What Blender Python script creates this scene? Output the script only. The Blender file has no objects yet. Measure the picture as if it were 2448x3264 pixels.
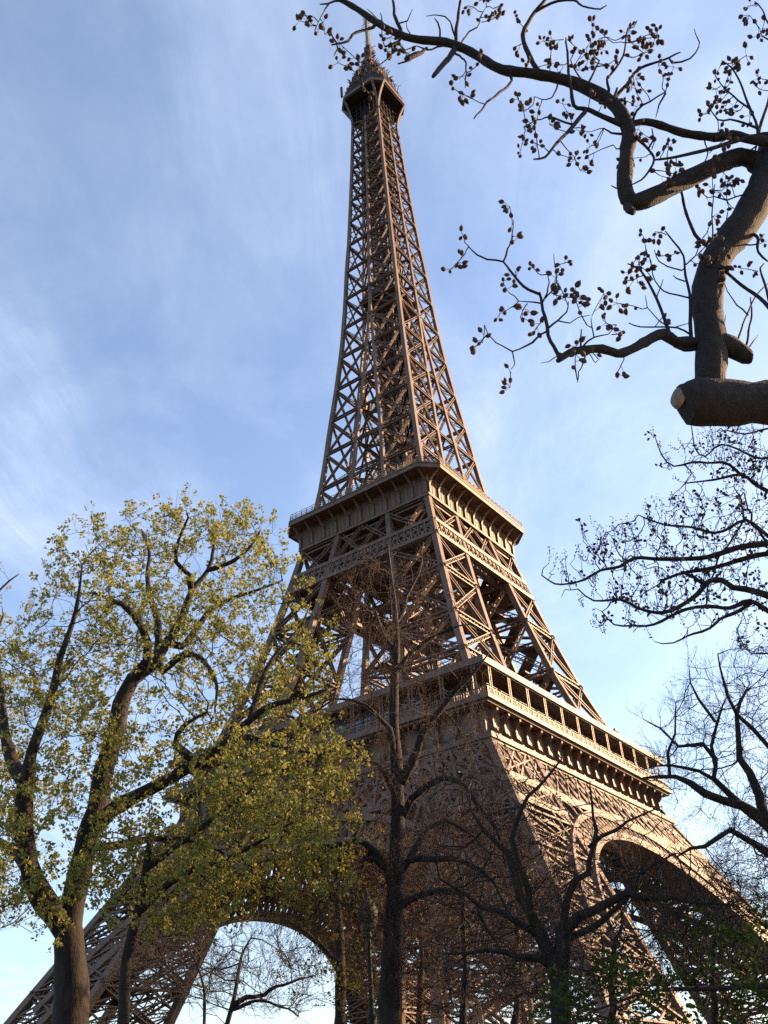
import bpy, math, random
import numpy as np
from mathutils import Vector, Matrix

SC = bpy.context.scene
COL = SC.collection
R = math.radians

# ------------------------------------------------------------------ camera
CAM_P = Vector((0.0, 0.0, 1.6))
FW = Vector((-0.02185417, 0.83984608, 0.54238451))
RT = Vector((0.99666689, 0.06095196, -0.05422156))
UP = Vector((0.07859716, -0.53939172, 0.83837883))
FPX = 3092.76
PW, PH = 2448.0, 3264.0
cam_d = bpy.data.cameras.new('camera')
cam = bpy.data.objects.new('camera', cam_d)
COL.objects.link(cam)
cam.matrix_world = Matrix(((RT.x, UP.x, -FW.x, CAM_P.x), (RT.y, UP.y, -FW.y, CAM_P.y),
                           (RT.z, UP.z, -FW.z, CAM_P.z), (0, 0, 0, 1)))
cam_d.sensor_fit = 'VERTICAL'
cam_d.sensor_height = 24.0
cam_d.sensor_width = 18.0
cam_d.lens = 24.0 * FPX / PH
cam_d.clip_start = 0.1
cam_d.clip_end = 6000
SC.camera = cam

# ------------------------------------------------------------------ light
SUN_AZ = 69.0      # degrees clockwise from +Y (to the right, a little ahead of the camera)
SUN_EL = 21.0
SUN_DIR = Vector((math.sin(R(SUN_AZ)) * math.cos(R(SUN_EL)), math.cos(R(SUN_AZ)) * math.cos(R(SUN_EL)), math.sin(R(SUN_EL))))
sun_d = bpy.data.lights.new('sun', 'SUN')
sun_d.energy = 4.3
sun_d.angle = R(0.6)
sun_d.color = (1.0, 0.63, 0.335)
sun = bpy.data.objects.new('sun', sun_d)
COL.objects.link(sun)
sun.rotation_euler = SUN_DIR.to_track_quat('Z', 'Y').to_euler()

world = bpy.data.worlds.new('World')
SC.world = world
world.use_nodes = True
NT = world.node_tree
for n in list(NT.nodes):
    NT.nodes.remove(n)


def wn(kind, **kw):
    n = NT.nodes.new(kind)
    for k, v in kw.items():
        setattr(n, k, v)
    return n


def wl(a, b):
    NT.links.new(a, b)


out = wn('ShaderNodeOutputWorld')
bg = wn('ShaderNodeBackground')
bg.inputs['Strength'].default_value = 0.071
wl(bg.outputs[0], out.inputs[0])
sky = wn('ShaderNodeTexSky')
sky.sky_type = 'NISHITA'
sky.sun_disc = False
sky.sun_elevation = R(SUN_EL)
sky.sun_rotation = R(SUN_AZ)
sky.altitude = 50
sky.air_density = 1.0
sky.dust_density = 1.6
sky.ozone_density = 2.2
hsv = wn('ShaderNodeHueSaturation')
hsv.inputs['Hue'].default_value = 0.503
hsv.inputs['Saturation'].default_value = 1.0
hsv.inputs['Value'].default_value = 1.12
wl(sky.outputs[0], hsv.inputs['Color'])
# thin cirrus: noise on the direction projected to a flat layer
tc = wn('ShaderNodeTexCoord')
sep = wn('ShaderNodeSeparateXYZ')
wl(tc.outputs['Generated'], sep.inputs[0])
mx = wn('ShaderNodeMath', operation='MAXIMUM')
wl(sep.outputs['Z'], mx.inputs[0])
mx.inputs[1].default_value = 0.06
dx = wn('ShaderNodeMath', operation='DIVIDE')
wl(sep.outputs['X'], dx.inputs[0]); wl(mx.outputs[0], dx.inputs[1])
dy = wn('ShaderNodeMath', operation='DIVIDE')
wl(sep.outputs['Y'], dy.inputs[0]); wl(mx.outputs[0], dy.inputs[1])
cmb = wn('ShaderNodeCombineXYZ')
wl(dx.outputs[0], cmb.inputs[0]); wl(dy.outputs[0], cmb.inputs[1])
mp = wn('ShaderNodeMapping')
mp.inputs['Rotation'].default_value = (0, 0, R(18))
mp.inputs['Location'].default_value = (5.3, 2.2, 0)
mp.inputs['Scale'].default_value = (1.5, 1.1, 1)
wl(cmb.outputs[0], mp.inputs[0])
nz = wn('ShaderNodeTexNoise')
nz.inputs['Scale'].default_value = 1.9
nz.inputs['Detail'].default_value = 7
nz.inputs['Roughness'].default_value = 0.6
nz.inputs['Distortion'].default_value = 0.25
wl(mp.outputs[0], nz.inputs['Vector'])
nz2 = wn('ShaderNodeTexNoise')
nz2.inputs['Scale'].default_value = 0.6
nz2.inputs['Detail'].default_value = 3
wl(mp.outputs[0], nz2.inputs['Vector'])
cr = wn('ShaderNodeValToRGB')
cr.color_ramp.elements[0].position = 0.36
cr.color_ramp.elements[0].color = (0, 0, 0, 1)
cr.color_ramp.elements[1].position = 0.80
cr.color_ramp.elements[1].color = (1, 1, 1, 1)
wl(nz.outputs['Fac'], cr.inputs[0])
cr2 = wn('ShaderNodeValToRGB')
cr2.color_ramp.elements[0].position = 0.35
cr2.color_ramp.elements[0].color = (0.25, 0.25, 0.25, 1)
cr2.color_ramp.elements[1].position = 0.68
wl(nz2.outputs['Fac'], cr2.inputs[0])
mul = wn('ShaderNodeMath', operation='MULTIPLY')
wl(cr.outputs[0], mul.inputs[0]); wl(cr2.outputs[0], mul.inputs[1])
mp3 = wn('ShaderNodeMapping')
mp3.inputs['Rotation'].default_value = (0, 0, R(-38))
mp3.inputs['Scale'].default_value = (5.0, 1.3, 1)
wl(cmb.outputs[0], mp3.inputs[0])
nz3 = wn('ShaderNodeTexNoise')
nz3.inputs['Scale'].default_value = 1.6
nz3.inputs['Detail'].default_value = 9
nz3.inputs['Roughness'].default_value = 0.68
nz3.inputs['Distortion'].default_value = 0.8
wl(mp3.outputs[0], nz3.inputs['Vector'])
fib = wn('ShaderNodeMapRange')
fib.inputs['From Min'].default_value = 0.36
fib.inputs['From Max'].default_value = 0.66
fib.inputs['To Min'].default_value = 0.55
fib.inputs['To Max'].default_value = 1.15
wl(nz3.outputs['Fac'], fib.inputs['Value'])
mulf = wn('ShaderNodeMath', operation='MULTIPLY')
wl(mul.outputs[0], mulf.inputs[0]); wl(fib.outputs[0], mulf.inputs[1])
mul2 = wn('ShaderNodeMath', operation='MULTIPLY_ADD')
wl(mulf.outputs[0], mul2.inputs[0])
mul2.inputs[1].default_value = 0.85
mul2.inputs[2].default_value = 0.06
mixc = wn('ShaderNodeMix', data_type='RGBA')
wl(mul2.outputs[0], mixc.inputs['Factor'])
wl(hsv.outputs[0], mixc.inputs['A'])
mixc.inputs['B'].default_value = (3.7, 4.15, 5.0, 1)
wl(mixc.outputs['Result'], bg.inputs['Color'])

SC.view_settings.view_transform = 'Standard'
SC.view_settings.look = 'None'
SC.view_settings.exposure = 2.05
SC.view_settings.gamma = 1.0
SC.cycles.max_bounces = 6
SC.cycles.diffuse_bounces = 3
SC.cycles.transmission_bounces = 4
SC.cycles.transparent_max_bounces = 4
SC.cycles.use_denoising = False


# ------------------------------------------------------------------ helpers
def ray(px, py):
    return (FW + RT * ((px - PW / 2) / FPX) - UP * ((py - PH / 2) / FPX)).normalized()


def at(px, py, Y):
    """a pixel of the photo (2448 x 3264) and a depth along +Y -> a point of the place"""
    d = ray(px, py)
    return np.array(CAM_P + d * (Y / d.y))


def tag(o, label=None, cat=None, group=None, kind=None):
    if label: o['label'] = label
    if cat: o['category'] = cat
    if group: o['group'] = group
    if kind: o['kind'] = kind
    return o


def empty(name, loc=(0, 0, 0), rz=0.0):
    o = bpy.data.objects.new(name, None)
    COL.objects.link(o)
    o.location = loc
    o.rotation_euler = (0, 0, rz)
    o.empty_display_size = 0.5
    return o


def mesh_from(name, V, Q=None, T=None, smooth=False):
    """numpy verts + quads + tris -> mesh"""
    me = bpy.data.meshes.new(name)
    V = np.asarray(V, np.float32).reshape(-1, 3)
    nq = 0 if Q is None else len(Q)
    nt = 0 if T is None else len(T)
    me.vertices.add(len(V))
    me.vertices.foreach_set('co', V.ravel())
    loops = []
    if nq: loops.append(np.asarray(Q, np.int32).ravel())
    if nt: loops.append(np.asarray(T, np.int32).ravel())
    loops = np.concatenate(loops)
    me.loops.add(len(loops))
    me.loops.foreach_set('vertex_index', loops)
    me.polygons.add(nq + nt)
    st = np.concatenate([np.arange(nq) * 4, nq * 4 + np.arange(nt) * 3]).astype(np.int32)
    me.polygons.foreach_set('loop_start', st)
    me.polygons.foreach_set('use_smooth', np.full(nq + nt, bool(smooth)))
    me.update(calc_edges=True)
    return me


def link(name, me, mat, parent=None):
    o = bpy.data.objects.new(name, me)
    COL.objects.link(o)
    if mat and not len(me.materials):
        me.materials.append(mat)
    if parent: o.parent = parent
    return o


def unit(a):
    return a / np.maximum(np.linalg.norm(a, axis=-1, keepdims=True), 1e-9)


class MB:
    """collects bars, boxes and free faces, builds ONE mesh"""

    def __init__(s):
        s.P, s.Q, s.N, s.W, s.D = [], [], [], [], []
        s.V, s.F, s.nv, s.T = [], [], 0, []

    def bar(s, p, q, n, w, d=None):
        s.P.append(p); s.Q.append(q); s.N.append(n); s.W.append(w); s.D.append(w if d is None else d)

    def quads(s, V, F):
        V = np.asarray(V, float).reshape(-1, 3)
        s.V.append(V); s.F.append(np.asarray(F, int).reshape(-1, 4) + s.nv); s.nv += len(V)

    def tris(s, V, F):
        V = np.asarray(V, float).reshape(-1, 3)
        s.V.append(V); s.T.append(np.asarray(F, int).reshape(-1, 3) + s.nv); s.nv += len(V)

    def box(s, x0, x1, y0, y1, z0, z1):
        V = [(x, y, z) for z in (z0, z1) for x, y in ((x0, y0), (x1, y0), (x1, y1), (x0, y1))]
        s.quads(V, [(3, 2, 1, 0), (4, 5, 6, 7), (0, 1, 5, 4), (1, 2, 6, 5), (2, 3, 7, 6), (3, 0, 4, 7)])

    def loft(s, rings, closed=True, cap0=False, cap1=False):
        """rings: list of (n,3) loops"""
        n = len(rings[0])
        V = np.concatenate([np.asarray(r, float) for r in rings])
        F = []
        for k in range(len(rings) - 1):
            for i in range(n if closed else n - 1):
                j = (i + 1) % n
                F.append((k * n + i, k * n + j, (k + 1) * n + j, (k + 1) * n + i))
        b = s.nv
        s.quads(V, F)
        for c, k in ((cap0, 0), (cap1, len(rings) - 1)):
            if c:
                ctr = np.asarray(rings[k], float).mean(0)
                Vc = np.concatenate([np.asarray(rings[k], float), ctr[None]])
                s.tris(Vc, [(i, (i + 1) % n, n) if k else ((i + 1) % n, i, n) for i in range(n)])

    def lattice(s, p, q, n, w, d, fl=None, fill=True):
        """a laced girder: two flanges and a zigzag web"""
        p = np.asarray(p, float); q = np.asarray(q, float); n = np.asarray(n, float)
        t = q - p; L = np.linalg.norm(t)
        if L < 1e-6: return
        t = t / L
        sd = np.cross(t, n); sd /= np.linalg.norm(sd)
        fl = fl or w * 0.2
        a = sd * (w / 2 - fl / 2)
        s.bar(p + a, q + a, n, fl, d); s.bar(p - a, q - a, n, fl, d)
        if fill:
            m = max(2, int(round(L / (w * 1.0))))
            for i in range(m):
                sg = 1 if i % 2 else -1
                s.bar(p + t * (L * i / m) - a * sg, p + t * (L * (i + 1) / m) + a * sg, n, fl * 0.5, d * 0.4)

    def build(s, name, mat, parent=None, smooth=False):
        V, F, b = list(s.V), list(s.F), s.nv
        if s.P:
            P = np.array(s.P, float); Q = np.array(s.Q, float); N = np.array(s.N, float)
            W = np.array(s.W, float)[:, None] / 2; D = np.array(s.D, float)[:, None] / 2
            t = unit(Q - P)
            sd = np.cross(t, N)
            bad = np.linalg.norm(sd, axis=1) < 1e-4
            if bad.any():
                sd[bad] = np.cross(t[bad], np.array([0.31, 0.87, 0.38]))
            sd = unit(sd); nn = unit(np.cross(sd, t))
            c = [-sd * W - nn * D, sd * W - nn * D, sd * W + nn * D, -sd * W + nn * D]
            VV = np.stack([P + k for k in c] + [Q + k for k in c], 1)
            FF = np.array([(3, 2, 1, 0), (4, 5, 6, 7), (0, 1, 5, 4), (1, 2, 6, 5), (2, 3, 7, 6), (3, 0, 4, 7)])
            F.append((FF[None] + (np.arange(len(P)) * 8)[:, None, None] + b).reshape(-1, 4))
            V.append(VV.reshape(-1, 3))
        T = np.concatenate(s.T) if s.T else None
        me = mesh_from(name, np.concatenate(V), np.concatenate(F) if F else None, T, smooth)
        return link(name, me, mat, parent)


# ------------------------------------------------------------------ materials
def mat_principled(name, c1, c2, scale=4.0, rough=0.6, detail=4, bump=0.0, bscale=20.0, spec=0.3, metallic=0.0, lo=0.35, hi=0.65, stretch=None, island=0.0):
    m = bpy.data.materials.new(name)
    m.use_nodes = True
    t = m.node_tree
    b = t.nodes['Principled BSDF']
    b.inputs['Roughness'].default_value = rough
    b.inputs['Specular IOR Level'].default_value = spec
    b.inputs['Metallic'].default_value = metallic
    g = t.nodes.new('ShaderNodeTexCoord')
    src = g.outputs['Object']
    if stretch:
        mm = t.nodes.new('ShaderNodeMapping')
        mm.inputs['Scale'].default_value = stretch
        t.links.new(src, mm.inputs[0]); src = mm.outputs[0]
    n = t.nodes.new('ShaderNodeTexNoise')
    n.inputs['Scale'].default_value = scale
    n.inputs['Detail'].default_value = detail
    n.inputs['Roughness'].default_value = 0.65
    t.links.new(src, n.inputs['Vector'])
    fac = n.outputs['Fac']
    if island:
        gi = t.nodes.new('ShaderNodeNewGeometry')
        mi = t.nodes.new('ShaderNodeMix'); mi.data_type = 'FLOAT'
        mi.inputs['Factor'].default_value = island
        t.links.new(fac, mi.inputs['A']); t.links.new(gi.outputs['Random Per Island'], mi.inputs['B'])
        fac = mi.outputs['Result']
    r = t.nodes.new('ShaderNodeValToRGB')
    r.color_ramp.elements[0].position = lo; r.color_ramp.elements[0].color = (*c1, 1)
    r.color_ramp.elements[1].position = hi; r.color_ramp.elements[1].color = (*c2, 1)
    t.links.new(fac, r.inputs[0])
    t.links.new(r.outputs[0], b.inputs['Base Color'])
    if bump:
        n2 = t.nodes.new('ShaderNodeTexNoise')
        n2.inputs['Scale'].default_value = bscale; n2.inputs['Detail'].default_value = 5
        t.links.new(src, n2.inputs['Vector'])
        bp = t.nodes.new('ShaderNodeBump')
        bp.inputs['Strength'].default_value = bump; bp.inputs['Distance'].default_value = 0.03
        t.links.new(n2.outputs['Fac'], bp.inputs['Height'])
        t.links.new(bp.outputs[0], b.inputs['Normal'])
    return m


def mat_leaf(name, c1, c2, c3, trans=0.45):
    m = bpy.data.materials.new(name)
    m.use_nodes = True
    t = m.node_tree
    for n in list(t.nodes): t.nodes.remove(n)
    o = t.nodes.new('ShaderNodeOutputMaterial')
    g = t.nodes.new('ShaderNodeNewGeometry')
    r = t.nodes.new('ShaderNodeValToRGB')
    r.color_ramp.elements[0].color = (*c1, 1)
    r.color_ramp.elements[1].color = (*c3, 1)
    e = r.color_ramp.elements.new(0.5); e.color = (*c2, 1)
    t.links.new(g.outputs['Random Per Island'], r.inputs[0])
    d = t.nodes.new('ShaderNodeBsdfDiffuse'); t.links.new(r.outputs[0], d.inputs[0])
    tr = t.nodes.new('ShaderNodeBsdfTranslucent'); t.links.new(r.outputs[0], tr.inputs[0])
    mx = t.nodes.new('ShaderNodeMixShader'); mx.inputs[0].default_value = trans
    t.links.new(d.outputs[0], mx.inputs[1]); t.links.new(tr.outputs[0], mx.inputs[2])
    t.links.new(mx.outputs[0], o.inputs[0])
    return m


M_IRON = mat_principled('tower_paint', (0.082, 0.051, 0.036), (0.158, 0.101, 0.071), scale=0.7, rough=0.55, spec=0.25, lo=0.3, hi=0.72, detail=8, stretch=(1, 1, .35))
M_IRON_DARK = mat_principled('tower_paint_shaded', (0.05, 0.036, 0.03), (0.075, 0.055, 0.045), scale=1.2, rough=0.6, spec=0.2)  # same paint as the tower, darkened to carry the core's shade
M_VOID = mat_principled('shadowed_iron', (0.018, 0.015, 0.016), (0.03, 0.025, 0.026), scale=1.2, rough=0.8, spec=0.1)  # near-black colour stands in for deep shade under the top deck
M_GLASS = mat_principled('dark_glazing', (0.03, 0.045, 0.06), (0.06, 0.085, 0.11), scale=0.5, rough=0.08, spec=0.8)
M_STONE = mat_principled('pedestal_stone', (0.3, 0.27, 0.23), (0.42, 0.38, 0.32), scale=1.5, rough=0.85)
M_WHITE = mat_principled('white_panel', (0.75, 0.75, 0.74), (0.85, 0.85, 0.84), scale=3, rough=0.6)
M_MAST = mat_principled('mast_paint', (0.17, 0.165, 0.16), (0.24, 0.23, 0.22), scale=2, rough=0.5)
M_RED = mat_principled('red_antenna_paint', (0.4, 0.06, 0.07), (0.5, 0.09, 0.1), scale=2, rough=0.5)
# ------------------------------------------------------------------ ground
def flat_sheet(name, x0, x1, y0, y1, z, mat, kind='structure'):
    me = mesh_from(name, [(x0, y0, z), (x1, y0, z), (x1, y1, z), (x0, y1, z)], [(0, 1, 2, 3)])
    o = link(name, me, mat); o['kind'] = kind
    return o


M_GROUND = mat_principled('ground_earth', (0.03, 0.034, 0.018), (0.065, 0.058, 0.04), scale=0.35, rough=0.95, detail=6)
M_PATH = mat_principled('path_gravel', (0.2, 0.17, 0.13), (0.28, 0.24, 0.19), scale=2.0, rough=0.95, detail=6)
flat_sheet('ground', -1500, 1500, -400, 2500, 0.0, M_GROUND)
flat_sheet('path', -60, 60, -6, 9, 0.004, M_PATH)

# ------------------------------------------------------------------ tower
TA = R(56.8562)
TD = 186.306
Zk = [0, 50.7, 57, 67.4, 72.9, 79.2, 86.7, 94, 102, 110.5, 116, 123.5, 133, 143, 156, 170, 185, 200, 209, 222, 240, 254, 264, 280]
Hk = [62.4, 34.2, 32, 28.6, 26.6, 24.5, 22.5, 20.6, 18.75, 16.9, 15.85, 14.4, 13.3, 12.35, 10.95, 9.65, 8.7, 8.0, 7.4, 6.8, 6.0, 5.5, 5.1, 4.9]
Zg = [0, 40, 51, 57, 75.5, 91.5, 110, 116, 123.5, 136.5, 150.5, 163, 177]
Gg = [38.4, 25.4, 19.6, 17.2, 11.9, 9.0, 6.0, 5.2, 4.4, 3.5, 2.2, 1.25, 0.3]


def hz(z): return float(np.interp(z, Zk, Hk))
def gz(z): return float(np.interp(z, Zg, Gg))


FN = [np.array(v, float) for v in ((-1, 0, 0), (0, -1, 0), (1, 0, 0), (0, 1, 0))]      # outward
FT = [np.array(v, float) for v in ((0, 1, 0), (1, 0, 0), (0, -1, 0), (-1, 0, 0))]      # along


def FP(f, v, z, off=0.0, h=None):
    return FN[f] * ((hz(z) if h is None else h) + off) + FT[f] * v + np.array((0, 0, z))


tower = empty('lattice_tower', (0, TD, 0), TA)
tag(tower, 'tall brown wrought iron lattice tower with three platforms and a mast', 'tower')
QD = ((-1, -1), (1, -1), (1, 1), (-1, 1))


def chord(sx, sy, i, j, z):
    return np.array((sx * (gz(z) if i else hz(z)), sy * (gz(z) if j else hz(z)), z))


def leg_faces(sx, sy):
    """the four faces of a leg: (chord a, chord b, outward normal)"""
    return (((0, 0), (0, 1), np.array((sx, 0, 0.))), ((0, 0), (1, 0), np.array((0, sy, 0.))),
            ((1, 0), (1, 1), np.array((-sx, 0, 0.))), ((0, 1), (1, 1), np.array((0, -sy, 0.))))


def leg(name, sx, sy, zs, cw, gw, dw, sub=True):
    o = empty(name); o.parent = tower
    for i, j in ((0, 0), (0, 1), (1, 0), (1, 1)):
        m = MB()
        inset = np.array((-sx if not i else sx, -sy if not j else sy, 0)) * cw * 0.5
        for a, b in zip(zs[:-1], zs[1:]):
            k = 3
            for s in range(k):
                z0 = a + (b - a) * s / k; z1 = a + (b - a) * (s + 1) / k
                m.bar(chord(sx, sy, i, j, z0) + inset, chord(sx, sy, i, j, z1 + .05) + inset, np.array((sx, 0, 0.)), cw, cw)
        m.build('chord', M_IRON, o)
    m = MB()
    for (c1, c2, n) in leg_faces(sx, sy):
        ins = -n * cw * 0.45
        for a, b in zip(zs[:-1], zs[1:]):
            A0, B0 = chord(sx, sy, *c1, a) + ins, chord(sx, sy, *c2, a) + ins
            A1, B1 = chord(sx, sy, *c1, b) + ins, chord(sx, sy, *c2, b) + ins
            m.lattice(A0, B0, n, gw, cw * 0.7)
            m.lattice(A0, B1, n, dw, cw * 0.55)
            m.lattice(B0, A1, n, dw, cw * 0.5)
            if sub:
                mA, mB = (A0 + A1) / 2, (B0 + B1) / 2
                ctr = (A0 + A1 + B0 + B1) / 4
                m.lattice(mA, mB, n, dw * 0.7, cw * 0.3)
                for p in (mA, mB):
                    m.bar(p, (A0 + B0) / 2, n, 0.28, 0.2); m.bar(p, (A1 + B1) / 2, n, 0.28, 0.2)
            # gusset plates, inboard of the chords
            tt = unit(B0 - A0)
            for P_, sg in ((A0, 1), (B0, -1)):
                P_ = P_ + tt * sg * cw * 0.9
                m.bar(P_ - np.array((0, 0, .7)), P_ + np.array((0, 0, .7)), n, cw * 0.9, cw * 0.3)
        m.lattice(chord(sx, sy, *c1, zs[-1]) + ins, chord(sx, sy, *c2, zs[-1]) + ins, n, gw, cw * 0.7)
    for z in zs:      # inner frames of each level
        m.lattice(chord(sx, sy, 0, 0, z), chord(sx, sy, 1, 1, z), (0, 0, 1), gw * 0.7, 0.4)
        m.lattice(chord(sx, sy, 0, 1, z), chord(sx, sy, 1, 0, z), (0, 0, 1), gw * 0.7, 0.4)
    m.build('lattice_bracing', M_IRON, o)
    return o


ZA = [2.5, 10, 17.5, 24.5, 31, 37, 43.3, 50.5]
ZB = [57.5, 69.4, 78.7, 90.2, 99.4, 110.3]
for sx, sy in QD:
    o = leg('lower_pillar', sx, sy, ZA, 1.25, 1.3, 1.0)
    # masonry pedestals
    for i, j in ((0, 0), (0, 1), (1, 0), (1, 1)):
        mb = MB()
        c = chord(sx, sy, i, j, 0)
        mb.box(c[0] - 3.4, c[0] + 3.4, c[1] - 3.4, c[1] + 3.4, -0.3, 2.2)
        mb.box(c[0] - 2.6, c[0] + 2.6, c[1] - 2.6, c[1] + 2.6, 2.2, 3.2)
        mb.build('pedestal', M_STONE, o)
    o = leg('upper_pillar', sx, sy, ZB, 1.15, 1.1, 0.9, sub=False)
    # staircase and lift landings inside the pillar: short slabs rising in zigzag
    ms = MB()
    zz = 59.0; k = 0
    while zz < 104:
        m0 = (hz(zz) + gz(zz)) / 2; m1 = (hz(zz + 3.4) + gz(zz + 3.4)) / 2
        d = 2.9 if k % 2 else -2.9
        p = np.array((sx * (m0 + d * 0.6), sy * (m0 - d), zz)); q = np.array((sx * (m1 - d * 0.4), sy * (m1 + d), zz + 2.6))
        ms.bar(p, q, (0, 0, 1), 2.6, 0.35)
        ms.bar(p + (0, 0, 1.1), q + (0, 0, 1.1), (0, 0, 1), 0.12, 0.12)
        ms.box(q[0] - 2.2, q[0] + 2.2, q[1] - 2.2, q[1] + 2.2, zz + 2.9, zz + 3.2)
        zz += 3.4; k += 1
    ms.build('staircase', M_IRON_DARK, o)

# ---- arches and belt trusses of the lower part, one of each per face
AR, AC = 50.6, -11.0


def arc_pt(f, ang, r, off=0.0):
    v = r * math.sin(ang); z = AC + r * math.cos(ang)
    return FP(f, v, z, off)


for f in range(4):
    n = FN[f]
    m = MB()
    N_ = 46
    amax = math.radians(54)
    for off, dense in ((-0.5, True), (-4.6, False)):
        for r, w, d in ((AR + 0.55, 1.1, 1.3), (AR + 4.4, 1.0, 1.3)):
            for k in range(N_):
                a0 = -amax + 2 * amax * k / N_; a1 = -amax + 2 * amax * (k + 1) / N_
                m.bar(arc_pt(f, a0, r, off), arc_pt(f, a1, r, off), n, w, d)
        NN = 58
        for k in range(NN):
            a0 = -amax + 2 * amax * k / NN; a1 = -amax + 2 * amax * (k + 1) / NN
            m.bar(arc_pt(f, a0, AR + 1, off), arc_pt(f, a0, AR + 4, off), n, 0.3, 0.3)
            m.bar(arc_pt(f, a0, AR + 1, off), arc_pt(f, a1, AR + 4, off), n, 0.24, 0.2)
            m.bar(arc_pt(f, a1, AR + 1, off), arc_pt(f, a0, AR + 4, off), n, 0.24, 0.2)
    for k in range(N_):     # soffit band
        a0 = -amax + 2 * amax * k / N_; a1 = -amax + 2 * amax * (k + 1) / N_
        m.bar((arc_pt(f, a0, AR + .2, -0.6) + arc_pt(f, a0, AR + .2, -4.4)) / 2,
              (arc_pt(f, a1, AR + .2, -0.6) + arc_pt(f, a1, AR + .2, -4.4)) / 2, n, 0.25, 3.0)
    # spandrel: uprights and an arcade of round-headed openings over the arch
    for k in range(-9, 10):
        v = k * 3.42
        zt = 43.3
        q = (AR + 4.9) ** 2 - v * v
        zb = AC + math.sqrt(q) if q > 0 else 20
        if zt - zb > 0.5:
            m.bar(FP(f, v, zb - .2, -0.5), FP(f, v, zt, -0.5), n, 0.45, 0.8)
            if k != 9 and zt - zb > 2.5:
                v2 = v + 3.42
                for s in range(8):
                    t0, t1 = math.pi * s / 8, math.pi * (s + 1) / 8
                    p = lambda t: FP(f, (v + v2) / 2 - 1.5 * math.cos(t), zt - 2.0 + 1.5 * math.sin(t), -0.45)
                    m.bar(p(t0), p(t1), n, 0.35, 0.7)
    m.build('arch', M_IRON, tower)

    m = MB()
    nb = 20
    for off, dd, wv in ((-0.4, 1.0, 0.62), (-4.8, 0.6, 0.55)):
        z0, z1 = 43.3, 50.5
        hl = lambda z: hz(z) - 0.6
        P0 = lambda i: FP(f, -hl(z0) + 2 * hl(z0) * i / nb, z0, off)
        P1 = lambda i: FP(f, -hl(z1) + 2 * hl(z1) * i / nb, z1, off)
        m.bar(P0(0), P0(nb), n, 1.0, 1.1); m.bar(P1(0), P1(nb), n, 0.9, 1.1)
        for i in range(nb + 1):
            m.bar(P0(i), P1(i), n, 0.5, 0.7)
            if i + 2 <= nb:
                m.bar(P0(i), P1(i + 2), n, wv, dd * 0.45); m.bar(P0(i + 2), P1(i), n, wv, dd * 0.35)
            if i < nb:
                m.bar(P0(i), P1(i + 1), n, wv * .5, dd * 0.3)
        # lower belt across each leg
        for s in (-1, 1):
            z2 = 39.4
            nl = 6
            A = lambda i, z: FP(f, s * (gz(z) + (hz(z) - 0.6 - gz(z)) * i / nl), z, off)
            m.bar(A(0, z2), A(nl, z2), n, 0.9, 1.0)
            for i in range(nl + 1):
                m.bar(A(i, z2), A(i, z0), n, 0.4, 0.5)
                if i < nl:
                    m.bar(A(i, z2), A(i + 1, z0), n, 0.42, 0.35); m.bar(A(i + 1, z2), A(i, z0), n, 0.42, 0.3)
    m.build('belt_truss', M_IRON, tower)

# ---- first platform
H1 = 35.1


def ring_square(m, h0, h1, z0, z1):
    """square ring slab between half-widths h0 < h1"""
    L = lambda h, z: [(-h, -h, z), (h, -h, z), (h, h, z), (-h, h, z)]
    m.loft([L(h0, z0), L(h1, z0), L(h1, z1), L(h0, z1), L(h0, z0)])


m = MB()
ring_square(m, 14, 34.2, 56.15, 56.9)
ring_square(m, 32.2, 34.75, 50.45, 51.25)      # lower moulding
ring_square(m, 32.4, 34.35, 50.05, 50.45)
ring_square(m, 32.3, 32.9, 51.25, 56.2)        # frieze wall
ring_square(m, 34.0, 35.25, 56.35, 57.05)      # cornice
ring_square(m, 33.6, 34.7, 55.95, 56.35)
first = m.build('first_platform', M_IRON, tower)
m = MB()     # girders below the deck
for h in (14.3, 20.0, 26.0):
    for f in range(4):
        m.lattice(FP(f, -h, 53.6, h=h), FP(f, h, 53.6, h=h), FN[f], 5.0, 0.6, fl=0.6)
for k in range(-4, 5):
    v = k * 6.4
    for f in (0, 1):
        if abs(v) > 14:
            m.lattice(FP(f, v, 55, h=32), FP((f + 2) % 4, -v, 55, h=32), FT[f], 2.0, 0.4, fl=.4)
        else:
            for g in (f, (f + 2) % 4):
                m.lattice(FP(g, v, 55, h=32), FP(g, v, 55, h=14.3), FT[f], 2.0, 0.4, fl=.4)
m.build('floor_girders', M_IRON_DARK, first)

# consoles of the frieze: one mesh, a child for each
prof = [(0.0, 0.0), (1.55, 0.0), (1.5, 0.45), (1.0, 0.75), (0.72, 1.5), (0.62, 3.0), (0.78, 3.5), (1.15, 3.95), (1.5, 4.25), (1.6, 4.75), (0.0, 4.75)]
mc = MB()
wv = 0.26
A = [(-wv, -o_, z) for o_, z in prof]; B = [(wv, -o_, z) for o_, z in prof]
mc.loft([A, B])
npf = len(prof)
for ring, flip in ((A, 0), (B, 1)):
    V = np.array(ring + [(ring[0][0], -0.3, 2.4)])
    mc.tris(V, [((i, (i + 1) % npf, npf) if flip else ((i + 1) % npf, i, npf)) for i in range(npf)])
con = None
nc = 19
for f in range(4):
    for k in range(nc):
        v = -33.2 + 66.4 * (k + 0.5) / nc
        if con is None:
            o = con = mc.build('console', M_IRON, first)
        else:
            o = con.copy(); COL.objects.link(o)
        p = FP(f, v, 51.25, h=32.9)
        o.location = p
        o.rotation_euler = (0, 0, (-math.pi / 2, 0, math.pi / 2, math.pi)[f])

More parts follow.
